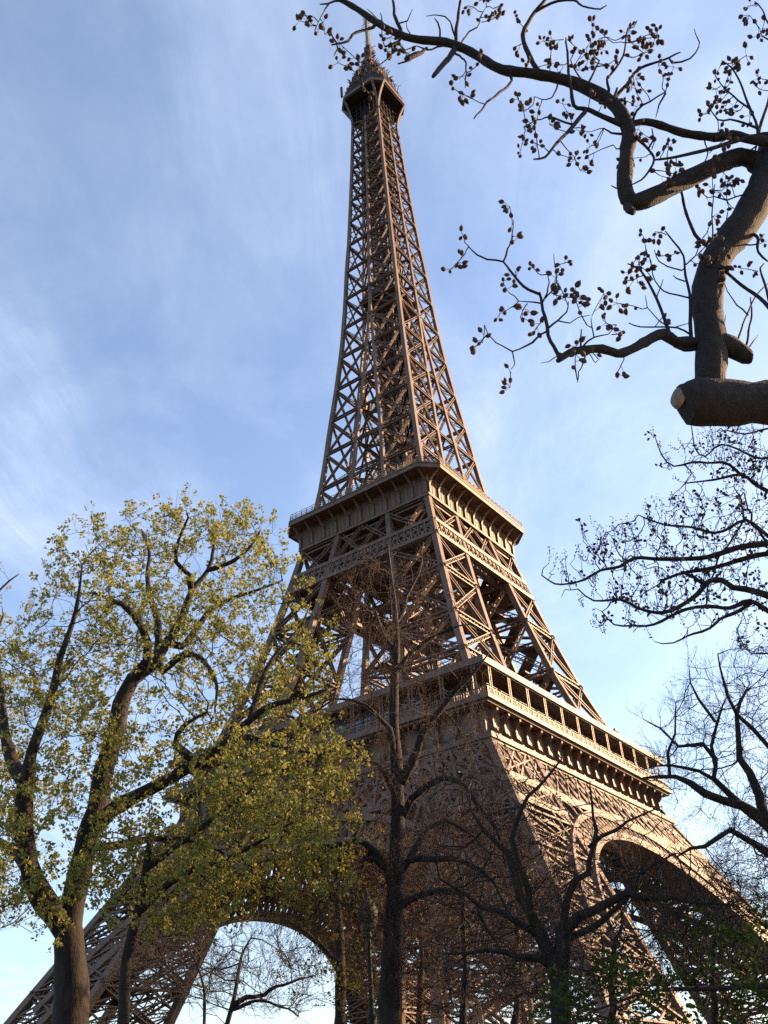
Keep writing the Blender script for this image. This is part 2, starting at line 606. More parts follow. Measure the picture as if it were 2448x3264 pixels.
m = MB()     # balustrade
for f in range(4):
    n = FN[f]
    hb_ = 34.85
    m.bar(FP(f, -hb_, 58.25, h=hb_), FP(f, hb_, 58.25, h=hb_), n, 0.16, 0.22)
    m.bar(FP(f, -hb_, 57.25, h=hb_), FP(f, hb_, 57.25, h=hb_), n, 0.2, 0.2)
    m.bar(FP(f, -hb_, 57.8, h=hb_), FP(f, hb_, 57.8, h=hb_), n, 0.06, 0.06)
    for k in range(160):
        v = -hb_ + 2 * hb_ * (k + .5) / 160
        m.bar(FP(f, v, 57.1, h=hb_), FP(f, v, 58.2, h=hb_), n, 0.16 if k % 4 else 0.3, 0.1 if k % 4 else .26)
m.build('balustrade', M_IRON, first)
m = MB()     # gallery roof
ring_square(m, 23.0, 34.55, 62.15, 62.35)
ring_square(m, 34.0, 34.85, 62.35, 63.45)
ring_square(m, 23.0, 34.0, 62.6, 63.1)
m.build('gallery_roof', M_IRON, first)
post = None
for f in range(4):
    for k in range(12):
        v = -32.6 + 65.2 * k / 11
        if post is None:
            pm = MB()
            for dv in (-0.28, 0.28):
                pm.bar((dv, 0, 0), (dv, 0, 5.2), (0, 1, 0), 0.2, 0.2)
            for zz in (1.3, 2.6, 3.9, 5.0):
                pm.bar((-0.28, 0, zz), (0.28, 0, zz), (0, 1, 0), 0.1, 0.1)
            o = post = pm.build('gallery_post', M_IRON, first)
        else:
            o = post.copy(); COL.objects.link(o)
        o.location = FP(f, v, 57.0, h=34.4)
        o.rotation_euler = (0, 0, (math.pi / 2, 0, math.pi / 2, 0)[f])
m = MB()     # wind screen posts behind the balustrade
for f in range(4):
    for k in range(44):
        v = -32 + 64 * k / 43
        if k % 4: m.bar(FP(f, v, 57, h=33.3), FP(f, v, 60.0, h=33.3), FN[f], 0.1, 0.1)
    m.bar(FP(f, -32, 60.0, h=33.3), FP(f, 32, 60.0, h=33.3), FN[f], 0.08, 0.08)
m.build('wind_screen', M_IRON, first)
for f in range(4):     # glazed pavilions
    m = MB()
    hh = 28.6
    m.bar(FP(f, -21, 59.5, h=hh), FP(f, 21, 59.5, h=hh), FN[f], 5.2, 6.0)
    pav = m.build('pavilion', M_GLASS, first)
    m = MB()
    for k in range(15):
        v = -21 + 42 * k / 14
        m.bar(FP(f, v, 56.9, h=hh + 3.04), FP(f, v, 62.1, h=hh + 3.04), FN[f], 0.18, 0.12)
    m.bar(FP(f, -21, 60.2, h=hh + 3.03), FP(f, 21, 60.2, h=hh + 3.03), FN[f], 0.2, 0.1)
    m.build('window_frame', M_IRON_DARK, pav)
# white seats seen above the balustrade of the sunny side
rs = random.Random(5)
for a, b in ((-25.5, -14), (-11.5, 7), (9.5, 15)):
    v = a
    while v < b:
        w = rs.uniform(0.35, 0.95)
        if rs.random() < 0.8:
            m = MB()
            h_ = rs.uniform(.35, .75)
            m.box(v, v + w, -34.3, -34.2, 58.2, 58.2 + h_)
            m.box(v, v + w, -34.2, -33.7, 58.1, 58.2)
            for q in (v + .03, v + w - .08):
                m.box(q, q + .05, -33.78, -33.72, 57.05, 58.1); m.box(q, q + .05, -34.28, -34.22, 57.05, 58.2)
            m.build('terrace_seat', M_WHITE, first)
        v += w + rs.uniform(0.1, 0.5)
m = MB()
m.box(13.8, 14.6, -34.3, -33.9, 63.4, 64.0); m.box(13.6, 15.3, -34.5, -34.1, 64.0, 64.5)
m.build('floodlight', M_IRON_DARK, first)

# ---- second platform
H2, C2, HB = 20.46, 3.46, 17.05


def octo(h, c, z):
    return [(-h + c, -h, z), (h - c, -h, z), (h, -h + c, z), (h, h - c, z), (h - c, h, z), (-h + c, h, z), (-h, h - c, z), (-h, -h + c, z)]


m = MB()
m.loft([octo(HB, .02, 110.6), octo(HB, .02, 115.42), octo(H2 - .25, C2, 115.42), octo(H2 - .25, C2, 115.2), octo(H2, C2, 115.2),
        octo(H2, C2, 116.15), octo(H2 + .12, C2, 116.15), octo(H2 + .12, C2, 116.4), octo(H2 - .6, C2, 116.4), octo(9, .02, 116.4)])
m.loft([octo(HB, .02, 110.6), octo(HB + .22, .02, 110.6), octo(HB + .22, .02, 110.05), octo(HB - .3, .02, 110.05), octo(HB - .3, .02, 110.6)])
m.loft([octo(3.2, .02, 109.0), octo(HB - .4, .02, 109.0), octo(HB - .4, .02, 109.3), octo(3.2, .02, 109.3)])
for f in range(4):      # standing seams of the wall
    for k in range(31):
        v = -HB + 2 * HB * (k + .5) / 31
        m.bar(FP(f, v, 110.7, h=HB + .02), FP(f, v, 115.35, h=HB + .02), FN[f], 0.09, 0.12)
second = m.build('second_platform', M_IRON, tower)
bm_ = MB()
ns = 11
pts = []
for s in range(ns):
    t = s / (ns - 1)
    z = 0.15 + 4.65 * t
    o_ = 0.35 + 2.65 * max(0, (t - 0.38) / 0.62) ** 1.9
    pts.append((o_, z))
inner = [(max(o_ - 0.42 - 0.15 * t_, 0.0), z) for t_, (o_, z) in zip(np.linspace(0, 1, ns), pts)]
for w, aa, bb in ((0.07, pts, inner), (0.24, [(o_ + .03, z) for o_, z in pts], [(o_ - .1, z - .04) for o_, z in pts])):
    rings = []
    for (o1, z1), (o2, z2) in zip(aa, bb):
        rings.append([(-w, -o1, z1), (w, -o1, z1), (w, -o2, z2), (-w, -o2, z2)])
    bm_.loft(rings, cap0=True, cap1=True)
bm_.bar((0, -0.9, 2.95), (0, 0, 2.75), (1, 0, 0), 0.12, 0.12)
bm_.bar((-0.35, -0.5, 2.85), (0.35, -0.5, 2.85), (0, 0, 1), 0.1, 0.1)
bracket = None
for f in range(4):
    for k in range(11):
        v = -16.75 + 33.5 * k / 10
        if bracket is None:
            o = bracket = bm_.build('bracket', M_IRON, second)
        else:
            o = bracket.copy(); COL.objects.link(o)
        o.location = FP(f, v, 110.55, h=HB)
        o.rotation_euler = (0, 0, (-math.pi / 2, 0, math.pi / 2, math.pi)[f])
m = MB()
oc = [np.array(p) for p in octo(H2 - .15, C2, 116.4)]
for i in range(8):
    a, b = oc[i], oc[(i + 1) % 8]
    L = np.linalg.norm(b - a); nr = np.cross(b - a, (0, 0, 1)); nr /= np.linalg.norm(nr)
    k = max(2, int(L / 1.5))
    for s in range(k + 1):
        p = a + (b - a) * s / k
        m.bar(p, p + (0, 0, 1.5), nr, 0.09, 0.09)
        m.bar(p + (0, 0, 1.5), p - nr * 0.55 + (0, 0, 1.95), nr, 0.08, 0.08)
    for z in (0.5, 1.0, 1.5):
        m.bar(a + (0, 0, z), b + (0, 0, z), nr, 0.07, 0.07)
    m.bar(a - nr * .55 + (0, 0, 1.95), b - nr * .55 + (0, 0, 1.95), nr, 0.06, 0.06)
    for s in range(k * 5):
        p = a + (b - a) * (s + .5) / (k * 5)
        m.bar(p, p + (0, 0, 1.05), nr, 0.04, 0.04)
m.build('railing', M_IRON, second)
m = MB()
m.box(-10.6, 10.6, -10.6, 10.6, 116.4, 120.6)
pv = m.build('glazed_hall', M_GLASS, second)
m = MB()
m.box(-11.2, 11.2, -11.2, 11.2, 120.6, 121.3)
for f in range(4):
    for k in range(13):
        v = -10.6 + 21.2 * k / 12
        m.bar(FP(f, v, 116.4, h=10.62), FP(f, v, 120.6, h=10.62), FN[f], 0.25, 0.12)
m.build('hall_roof', M_IRON_DARK, pv)
m = MB()
for f in range(4):
    n = FN[f]
    z0, z1 = 99.4, 103.2
    nb = 22
    for off in (-0.2, -2.6):
        hl = lambda z: hz(z) - 0.5
        P0 = lambda i: FP(f, -hl(z0) + 2 * hl(z0) * i / nb, z0, off)
        P1 = lambda i: FP(f, -hl(z1) + 2 * hl(z1) * i / nb, z1, off)
        m.bar(P0(0), P0(nb), n, 0.75, 0.9); m.bar(P1(0), P1(nb), n, 0.75, 0.9)
        for i in range(nb + 1):
            m.bar(P0(i), P1(i), n, 0.3, 0.6)
            if i + 2 <= nb:
                m.bar(P0(i), P1(i + 2), n, 0.34, 0.3); m.bar(P0(i + 2), P1(i), n, 0.34, 0.24)
    # V bracing between the legs, over the belt
    for s in (-1, 1):
        m.lattice(FP(f, s * gz(103.2), 103.4, -.5), FP(f, 0, 110.2, -.5), n, 0.8, 0.6)
        m.lattice(FP(f, s * gz(110), 110.2, -.5), FP(f, 0, 103.4, -.5), n, 0.8, 0.5)
    for h in (15, 10, 6):
        m.lattice(FP(f, -h, 106, h=h), FP(f, h, 106, h=h), n, 5.0, 0.5, fl=.5)
m.build('belt_truss', M_IRON, tower)

# ---- upper shaft
ZC = [116.3, 126.3, 136.5, 146.4, 156.3, 166.9, 176.9, 187.5, 197.9, 208.3, 218.0, 226.9, 234.2, 241.2, 248.0, 255.4, 262.6]
shaft = empty('upper_shaft'); shaft.parent = tower
for sx, sy in QD:
    mcor = MB()
    for a, b in zip(ZC[:-1], ZC[1:]):
        zm = (a + b) / 2
        for z0, z1 in ((a, zm), (zm, b)):
            w = np.interp(z0, (116, 260), (1.0, 0.72))
            ins = np.array((-sx, -sy, 0)) * w * .5
            mcor.bar(chord(sx, sy, 0, 0, z0) + ins, chord(sx, sy, 0, 0, z1) + ins, (sx, 0, 0), w, w)
    mcor.build('corner_chord', M_IRON, shaft)
for f in range(4):
    n = FN[f]
    m = MB()
    m2 = MB()
    for a, b in zip(ZC[:-1], ZC[1:]):
        w = np.interp(a, (116, 260), (0.85, 0.6))
        split = a < 170
        for s in ((-1, 1) if split else (1,)):
            va, vb = (s * gz(a), s * gz(b)) if split else (0, 0)
            m.bar(FP(f, va, a, -.3), FP(f, vb, b, -.3), n, w if split else w * 1.1, 0.6)
        dw = np.interp(a, (116, 260), (0.68, 0.42)); gw = np.interp(a, (116, 260), (0.85, 0.55))
        for s in (-1, 1):
            ia, ib = (s * gz(a), s * gz(b)) if split else (0, 0)
            oa, ob = s * (hz(a) - .4), s * (hz(b) - .4)
            m2.lattice(FP(f, ia, a, -.3), FP(f, oa, a, -.3), n, gw, 0.6)
            if split:
                m2.lattice(FP(f, ia, a, -.35), FP(f, ob, b, -.35), n, dw, 0.4)
                m2.lattice(FP(f, oa, a, -.42), FP(f, ib, b, -.42), n, dw, 0.35)
            else:
                m2.lattice(FP(f, ia, a, -.7), FP(f, ob, b, -.7), n, dw * .7, 0.3)
                m2.lattice(FP(f, oa, a, -.8), FP(f, ib, b, -.8), n, dw * .7, 0.3)
            for v in (ia, oa):     # gussets
                v_ = v + (0 if v == 0 else (-s * w * .7 if abs(v) > hz(a) - 1 else s * w * .5))
                m2.bar(FP(f, v_, a - .6, -.22), FP(f, v_, a + .6, -.22), n, w * 1.1, 0.5)
            if split:       # inner faces of the four slender legs
                t = -FT[f] * s
                for off0, off1 in ((0, 1),):
                    Pa = FN[f] * gz(a) + FT[f] * s * gz(a) + np.array((0, 0, a)); Pb = FN[f] * gz(b) + FT[f] * s * gz(b) + np.array((0, 0, b))
                    m2.lattice(FP(f, ia, a, -.4), Pa, t, gw * .8, 0.4)
                    m2.lattice(FP(f, ia, a, -.4), Pb, t, dw * .8, 0.35)
                    m2.lattice(Pa, FP(f, ib, b, -.4), t, dw * .8, 0.3)
        if split:
            # bracing across the gap
            if a > 120:
                m2.lattice(FP(f, -gz(a), a, -.4), FP(f, gz(a), a, -.4), n, gw * .8, 0.4)
        # floor frames at each node
        hh = hz(a) - .5
        m2.bar(FP(f, 0, a, -.4), FP((f + 1) % 4, 0, a, -.4), (0, 0, 1), 0.45, 0.3)
        m2.bar(FP(f, -hh, a, -.5), FP((f + 2) % 4, -hh, a, -.5), (0, 0, 1), 0.35, 0.3)
        if not split:
            zm = (a + b) / 2
            m2.bar(FP(f, -hz(zm) + .4, zm, -.4), FP(f, hz(zm) - .4, zm, -.4), n, 0.22, 0.2)
            m2.bar(FP(f, 0, zm, -.4), FP((f + 1) % 4, 0, zm, -.4), (0, 0, 1), 0.3, 0.25)
    m.build('face_chord', M_IRON, shaft)
    m2.build('cross_bracing', M_IRON, shaft)
# inner corner chords of the slender legs
for sx, sy in QD:
    m = MB()
    for a, b in zip(ZC[:6], ZC[1:7]):
        m.bar(chord(sx, sy, 1, 1, a), chord(sx, sy, 1, 1, b), (1, 0, 0), 0.7, 0.7)
    m.build('inner_chord', M_IRON, shaft)
# lift shaft and stairs in the core
m = MB()
hc = 2.3
for sx, sy in QD:
    m.bar((sx * hc, sy * hc, 116), (sx * hc, sy * hc, 272), (1, 0, 0), 0.8, 0.5)
    m.bar((sx * hc, sy * .7, 116), (sx * hc, sy * .7, 272), (1, 0, 0), 0.45, 0.4)
    m.bar((sx * .7, sy * hc, 116), (sx * .7, sy * hc, 272), (1, 0, 0), 0.4, 0.45)
z = 118.0
k = 0
while z < 271:
    for f in range(4):
        m.bar(FP(f, -hc, z, h=hc), FP(f, hc, z, h=hc), FN[f], 0.28, 0.25)
        m.bar(FP(f, -hc, z, h=hc), FP(f, hc, z + 2.6, h=hc), FN[f], 0.3, 0.2)
        m.bar(FP(f, hc, z, h=hc - .2), FP(f, -hc, z + 2.6, h=hc - .2), FN[f], 0.25, 0.2)
    f = k % 4
    m.bar(FP(f, -1.6, z, h=1.4), FP(f, 1.6, z + 2.6, h=1.4), FN[f], 0.7, 0.3)
    z += 2.6; k += 1
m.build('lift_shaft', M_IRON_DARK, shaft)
m = MB()
m.box(-5.6, 5.6, -5.6, 5.6, 186.6, 187.2); m.box(-4.6, 4.6, -4.6, 4.6, 187.2, 190.2); m.box(-5.2, 5.2, -5.2, 5.2, 183.6, 184.0)
m.box(-3.4, 3.4, -3.4, 3.4, 184.0, 186.6)
m.build('intermediate_platform', M_IRON_DARK, shaft)

# ---- top platform
H3, C3 = 8.3, 2.9
m = MB()
m.loft([octo(4.6, .5, 271.6), octo(H3 - .3, C3, 272.0), octo(H3, C3, 272.0), octo(H3, C3, 273.25), octo(H3 - .25, C3, 273.25), octo(H3 - .25, C3, 273.0), octo(2, .5, 273.0)])
top = m.build('top_platform', M_IRON, tower)
m = MB()     # ceiling under the deck and hall below it
m.loft([octo(H3 - .3, C3, 271.95), octo(H3 - .3, C3, 271.3), octo(1, .3, 271.3)])
for f in range(4):
    for v in (-3.2, -1.6, 0, 1.6, 3.2):
        m.bar(FP(f, v, 262.6, -.3), FP(f, v, 271.6, -.3), FN[f], 0.28, 0.25)
    for z in (264, 266, 268, 270):
        m.bar(FP(f, -hz(z), z, -.3), FP(f, hz(z), z, -.3), FN[f], 0.24, 0.2)
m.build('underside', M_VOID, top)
for f in range(4):
    for s in (-1, 1):
        m = MB()
        P_ = []
        for k in range(9):
            t = k / 8
            o_ = (hz(263) - .2) + (H3 - hz(263)) * t ** 1.9
            v = s * ((hz(263) - .3) + (H3 - C3 - hz(263) + .3) * t ** 1.5)
            P_.append(FP(f, v, 262.6 + 9.6 * t, h=o_))
        for a, b in zip(P_[:-1], P_[1:]):
            m.bar(a, b, FN[f], 0.62, 0.5)
        m.build('flared_bracket', M_IRON, top)
m = MB()
m.lattice(FP(0, -5, 262.6, .1), FP(0, 5, 257.5, .1), FN[0], .5, .3); m.lattice(FP(0, 5, 262.6, .1), FP(0, -5, 257.5, .1), FN[0], .5, .3)
m.lattice(FP(1, -5, 262.6, .1), FP(1, 5, 257.5, .1), FN[1], .5, .3)
m.build('knee_brace', M_IRON, top)
m = MB()     # visitors' cage
rs = random.Random(3)
for (h0, c0, z0, h1, c1, z1) in ((H3 - .2, C3, 273.2, H3 - .9, C3 - .2, 276.6), (H3 - .9, C3 - .2, 276.6, 6.3, 2.2, 279.0)):
    A = [np.array(p) for p in octo(h0, c0, z0)]; B = [np.array(p) for p in octo(h1, c1, z1)]
    for i in range(8):
        j = (i + 1) % 8
        k = max(2, int(np.linalg.norm(A[j] - A[i]) / 0.55))
        nr = unit(A[i] + A[j]) * np.array((1, 1, 0))
        for s in range(k + 1):
            m.bar(A[i] + (A[j] - A[i]) * s / k, B[i] + (B[j] - B[i]) * s / k, nr, 0.13, 0.1)
        for t in (0, .33, .66, 1):
            m.bar(A[i] * (1 - t) + B[i] * t, A[j] * (1 - t) + B[j] * t, nr, 0.16, 0.12)
m.loft([octo(6.2, 2.2, 273.2), octo(6.2, 2.2, 278.9), octo(6.6, 2.3, 279.2), octo(6.6, 2.3, 279.8), octo(5.4, 1.9, 280.6), octo(5.1, 1.8, 284.6), octo(5.5, 1.9, 285.0), octo(4.0, 1.4, 287.4), octo(2.9, 1.0, 288.8), octo(2.0, .7, 293.5), octo(2.3, .8, 293.8), octo(1.2, .4, 295.5)])
m.build('visitor_cage', M_IRON_DARK, top)
m = MB()
for k in range(340):      # aerials bristling around the roof
    z0 = rs.choice((276.5, 279.4, 279.6, 283, 285.6, 286.5, 288, 291, 293.6))
    rr = float(np.interp(z0, (276, 280, 285, 288, 294), (8.2, 7.3, 5.8, 3.6, 2.4)))
    a = rs.uniform(0, 2 * math.pi)
    p = np.array((rr * math.cos(a), rr * math.sin(a), z0))
    q = p + np.array((rs.uniform(-.5, .7) * math.cos(a), rs.uniform(-.5, .7) * math.sin(a), rs.uniform(.6, 2.6)))
    w = rs.choice((.1, .14, .2, .45))
    m.bar(p, q, (1, 0, 0), w, w)
    if rs.random() < .5:
        m.bar(q, q + np.array((math.cos(a), math.sin(a), .1)) * rs.uniform(.4, 1.1), (0, 0, 1), .12, .12)
m.box(-8.6, -8.1, 5.6, 6.2, 273.4, 278.4)
m.build('aerials', M_IRON_DARK, top)['kind'] = 'stuff'
m = MB()
for k in range(7):
    a = rs.uniform(-2.6, -.2)
    z0 = rs.choice((281, 284, 287, 290, 292, 278))
    rr = float(np.interp(z0, (276, 280, 285, 288, 294), (7.4, 6.2, 4.9, 3.0, 2.4)))
    x, y = rr * math.cos(a), rr * math.sin(a)
    m.box(x - .3, x + .3, y - .3, y + .3, z0, z0 + .7)
m.build('red_aerial', M_RED, top)
m = MB()
sq = lambda h, z: [(-h, -h, z), (h, -h, z), (h, h, z), (-h, h, z)]
m.loft([sq(1.25, 293.6), sq(1.15, 304.2), sq(.4, 304.6)])
for k in range(46):
    z0 = 295 + 9.3 * rs.random(); a = rs.choice((0, 1, 2, 3)) * math.pi / 2 + rs.uniform(-.3, .3)
    d = np.array((math.cos(a), math.sin(a), 0))
    m.bar(d * 1.1 + (0, 0, z0), d * rs.uniform(1.8, 2.6) + (0, 0, z0 + rs.uniform(0, .3)), (0, 0, 1), .16, .16)
m.build('mast_base', M_IRON_DARK, top)
m = MB()
for sx, sy in QD:
    m.bar((sx * .5, sy * .5, 304), (sx * .42, sy * .42, 320.4), (1, 0, 0), .24, .24)
z = 304.5
while z < 320:
    for f in range(4):
        m.bar(FP(f, -.5, z, h=.5), FP(f, .5, z, h=.5), FN[f], .2, .12)
        m.bar(FP(f, -.5, z, h=.48), FP(f, .5, z + .9, h=.48), FN[f], .16, .12)
    z += .9
for z, L in ((318.0, 2.2), (319.3, 2.0), (320.3, 1.4)):
    for f in range(4):
        m.bar((0, 0, z), FN[f] * L + (0, 0, z), (0, 0, 1), .16, .16)
        m.bar(FN[f] * L + (0, 0, z - .6), FN[f] * L + (0, 0, z + .6), FN[f], .14, .14)
m.bar((0, 0, 320), (0, 0, 323.5), (1, 0, 0), .22, .22)
m.build('mast', M_MAST, top)
# ------------------------------------------------------------------ trees: growth tools
def cat_rom(P, step):
    """resample a polyline through its points, smoothly"""
    P = np.asarray(P, float)
    if len(P) < 3:
        n = max(2, int(np.linalg.norm(P[-1] - P[0]) / step) + 1)
        t = np.linspace(0, 1, n)[:, None]
        return P[0] * (1 - t) + P[-1] * t
    E = np.vstack([2 * P[0] - P[1], P, 2 * P[-1] - P[-2]])
    out = []
    for i in range(1, len(E) - 2):
        p0, p1, p2, p3 = E[i - 1:i + 3]
        n = max(1, int(round(np.linalg.norm(p2 - p1) / step)))
        for t in np.arange(n) / n:
            out.append(0.5 * ((2 * p1) + (-p0 + p2) * t + (2 * p0 - 5 * p1 + 4 * p2 - p3) * t * t + (-p0 + 3 * p1 - 3 * p2 + p3) * t ** 3))
    out.append(P[-1])
    return np.array(out)


class Tree:
    def __init__(s, seed):
        s.P = np.zeros((0, 3)); s.par = []; s.rad = []      # rad 0 = from the pipe model
        s.rng = np.random.default_rng(seed)

    def limb(s, pts, r0, r1, step=0.3, join=True, wob=0.0):
        Q = cat_rom(pts, step)
        n = len(Q)
        if wob:
            k = np.linspace(0, 1, n)[:, None]
            ph = s.rng.uniform(0, 6.28, (3, 3)); fr = s.rng.uniform(2, 7, (3, 3))
            w = sum(np.sin(k * fr[i] * 3 + ph[i]) / (i + 1) for i in range(3))
            Q = Q + w * wob * np.sin(k * math.pi) ** .5
        par = -1
        if join and len(s.P):
            d = np.linalg.norm(s.P - Q[0], axis=1)
            par = int(d.argmin())
            if d[par] < 0.02 and n > 2:
                Q = Q[1:]; n -= 1
        b = len(s.P)
        s.P = np.vstack([s.P, Q])
        s.par += [par] + list(range(b, b + n - 1))
        s.rad += list(np.linspace(r0, r1, n))
        return b

    def limb_px(s, px, Y0, Y1, w0, w1, step=0.3, join=True, wob=0.0, r_abs=False):
        """px: photo points of the limb; it runs from depth Y0 to Y1; w: its width in photo pixels"""
        px = np.asarray(px, float)
        L = np.concatenate([[0], np.cumsum(np.linalg.norm(np.diff(px, axis=0), axis=1))]); L /= L[-1]
        if join and len(s.P):      # start on the branch that is seen at the first point
            d = np.array(ray(*px[0])); c = np.array(CAM_P)
            off = np.linalg.norm(np.cross(s.P - c, d), axis=1) / np.linalg.norm(s.P - c, axis=1)
            i = int(off.argmin())
            if off[i] < 0.03:
                dy = s.P[i][1] - Y0
                Y0 += dy; Y1 += dy * .5
        pts = [at(x, y, Y0 + (Y1 - Y0) * l) for (x, y), l in zip(px, L)]
        d0 = np.linalg.norm(pts[0]) ; d1 = np.linalg.norm(pts[-1])
        return s.limb(pts, w0 * d0 / FPX / 2, w1 * d1 / FPX / 2, step, join, wob)

    def grow(s, A, step=0.35, kill=0.5, infl=5.0, it=60, trop=(0, 0, 0.05), wig=0.25, maxch=3):
        A = np.asarray(A, float)
        near = np.zeros(len(A), int); dist = np.full(len(A), 1e9)
        for c in range(0, len(s.P), 400):
            D = np.linalg.norm(A[:, None] - s.P[None, c:c + 400], axis=2)
            m = D.argmin(1); dm = D[np.arange(len(A)), m]
            u = dm < dist
            dist[u] = dm[u]; near[u] = m[u] + c
        nch = np.zeros(len(s.P) + 40000, int)
        trop = np.asarray(trop)
        P = np.zeros((len(s.P) + 40000, 3)); n = len(s.P); P[:n] = s.P
        for _ in range(it):
            act = dist < infl
            if not act.any(): break
            ids, inv = np.unique(near[act], return_inverse=True)
            v = np.zeros((len(ids), 3))
            np.add.at(v, inv, unit(A[act] - P[near[act]]))
            v = unit(v) + trop + s.rng.normal(0, wig, v.shape)
            ok = nch[ids] < maxch
            ids, v = ids[ok], v[ok]
            if not len(ids): break
            new = P[ids] + unit(v) * step
            nch[ids] += 1
            b = n
            if n + len(new) > len(P): break
            P[n:n + len(new)] = new; n += len(new)
            s.par += list(ids); s.rad += [0.0] * len(new)
            D = np.linalg.norm(A[:, None] - new[None], axis=2)
            m = D.argmin(1); dm = D[np.arange(len(A)), m]
            u = dm < dist
            dist[u] = dm[u]; near[u] = m[u] + b
            keep = dist > kill
            A, near, dist = A[keep], near[keep], dist[keep]
            if not len(A): break
        s.P = P[:n].copy()

    def radii(s, rt=0.006, ex=2.4, cap=0.75):
        n = len(s.P)
        acc = np.zeros(n); R_ = np.array(s.rad, float); par = np.array(s.par)
        s.given = R_ > 0
        out = np.zeros(n)
        for i in range(n - 1, -1, -1):
            pass
        order = range(n - 1, -1, -1)
        ch = np.zeros(n, int)
        for i in order:
            r = R_[i] if R_[i] > 0 else max(rt, acc[i] ** (1 / ex))
            out[i] = r
            p = par[i]
            if p >= 0:
                acc[p] += r ** ex if R_[i] == 0 else 0
                ch[p] += 1
        for i in range(n):      # a grown branch stays thinner than what carries it
            p = par[i]
            if p >= 0 and R_[i] == 0:
                out[i] = min(out[i], out[p] * (cap if R_[p] > 0 else 1.0))
        s.R = np.maximum(out, rt * .7); s.nch = ch
        return s.R

    def chains(s):
        n = len(s.P); par = s.par
        best = [-1] * n; br = np.zeros(n)
        for i in range(n):
            p = par[i]
            if p >= 0:
                key = s.R[i] + (10 if s.given[i] and s.given[p] and i == p + 1 else 0)
                if key > br[p]:
                    br[p] = key; best[p] = i
        res = []
        for i in range(n):
            p = par[i]
            if p < 0 or best[p] != i:
                c = [p] if p >= 0 else []
                j = i
                while j >= 0:
                    c.append(j); j = best[j]
                if len(c) > 1: res.append(c)
        return res

    def build(s, root, mat, thick=0.06, names=('trunk', 'branches'), rough=0.05):
        a, b = TB(), TB()
        for c in s.chains():
            pts = s.P[c]; r = s.R[c].copy()
            if len(c) > 1 and s.par[c[1]] == c[0]:
                r[0] = min(r[0], r[1] * 1.15)
            r[-1] *= 0.75
            big = r.max()
            (a if big > thick else b).tube(pts, r, 14 if big > .09 else (8 if big > .035 else (5 if big > .014 else 3)), rough if big > .012 else 0, s.rng)
        if a.V: a.build(names[0], mat, root)
        if b.V: b.build(names[1], mat, root)

    def tips(s, rmax=0.02):
        """nodes that can carry twigs: positions and directions"""
        par = np.array(s.par)
        ok = (s.R < rmax) & (par >= 0)
        i = np.nonzero(ok)[0]
        return s.P[i], unit(s.P[i] - s.P[par[i]]), i


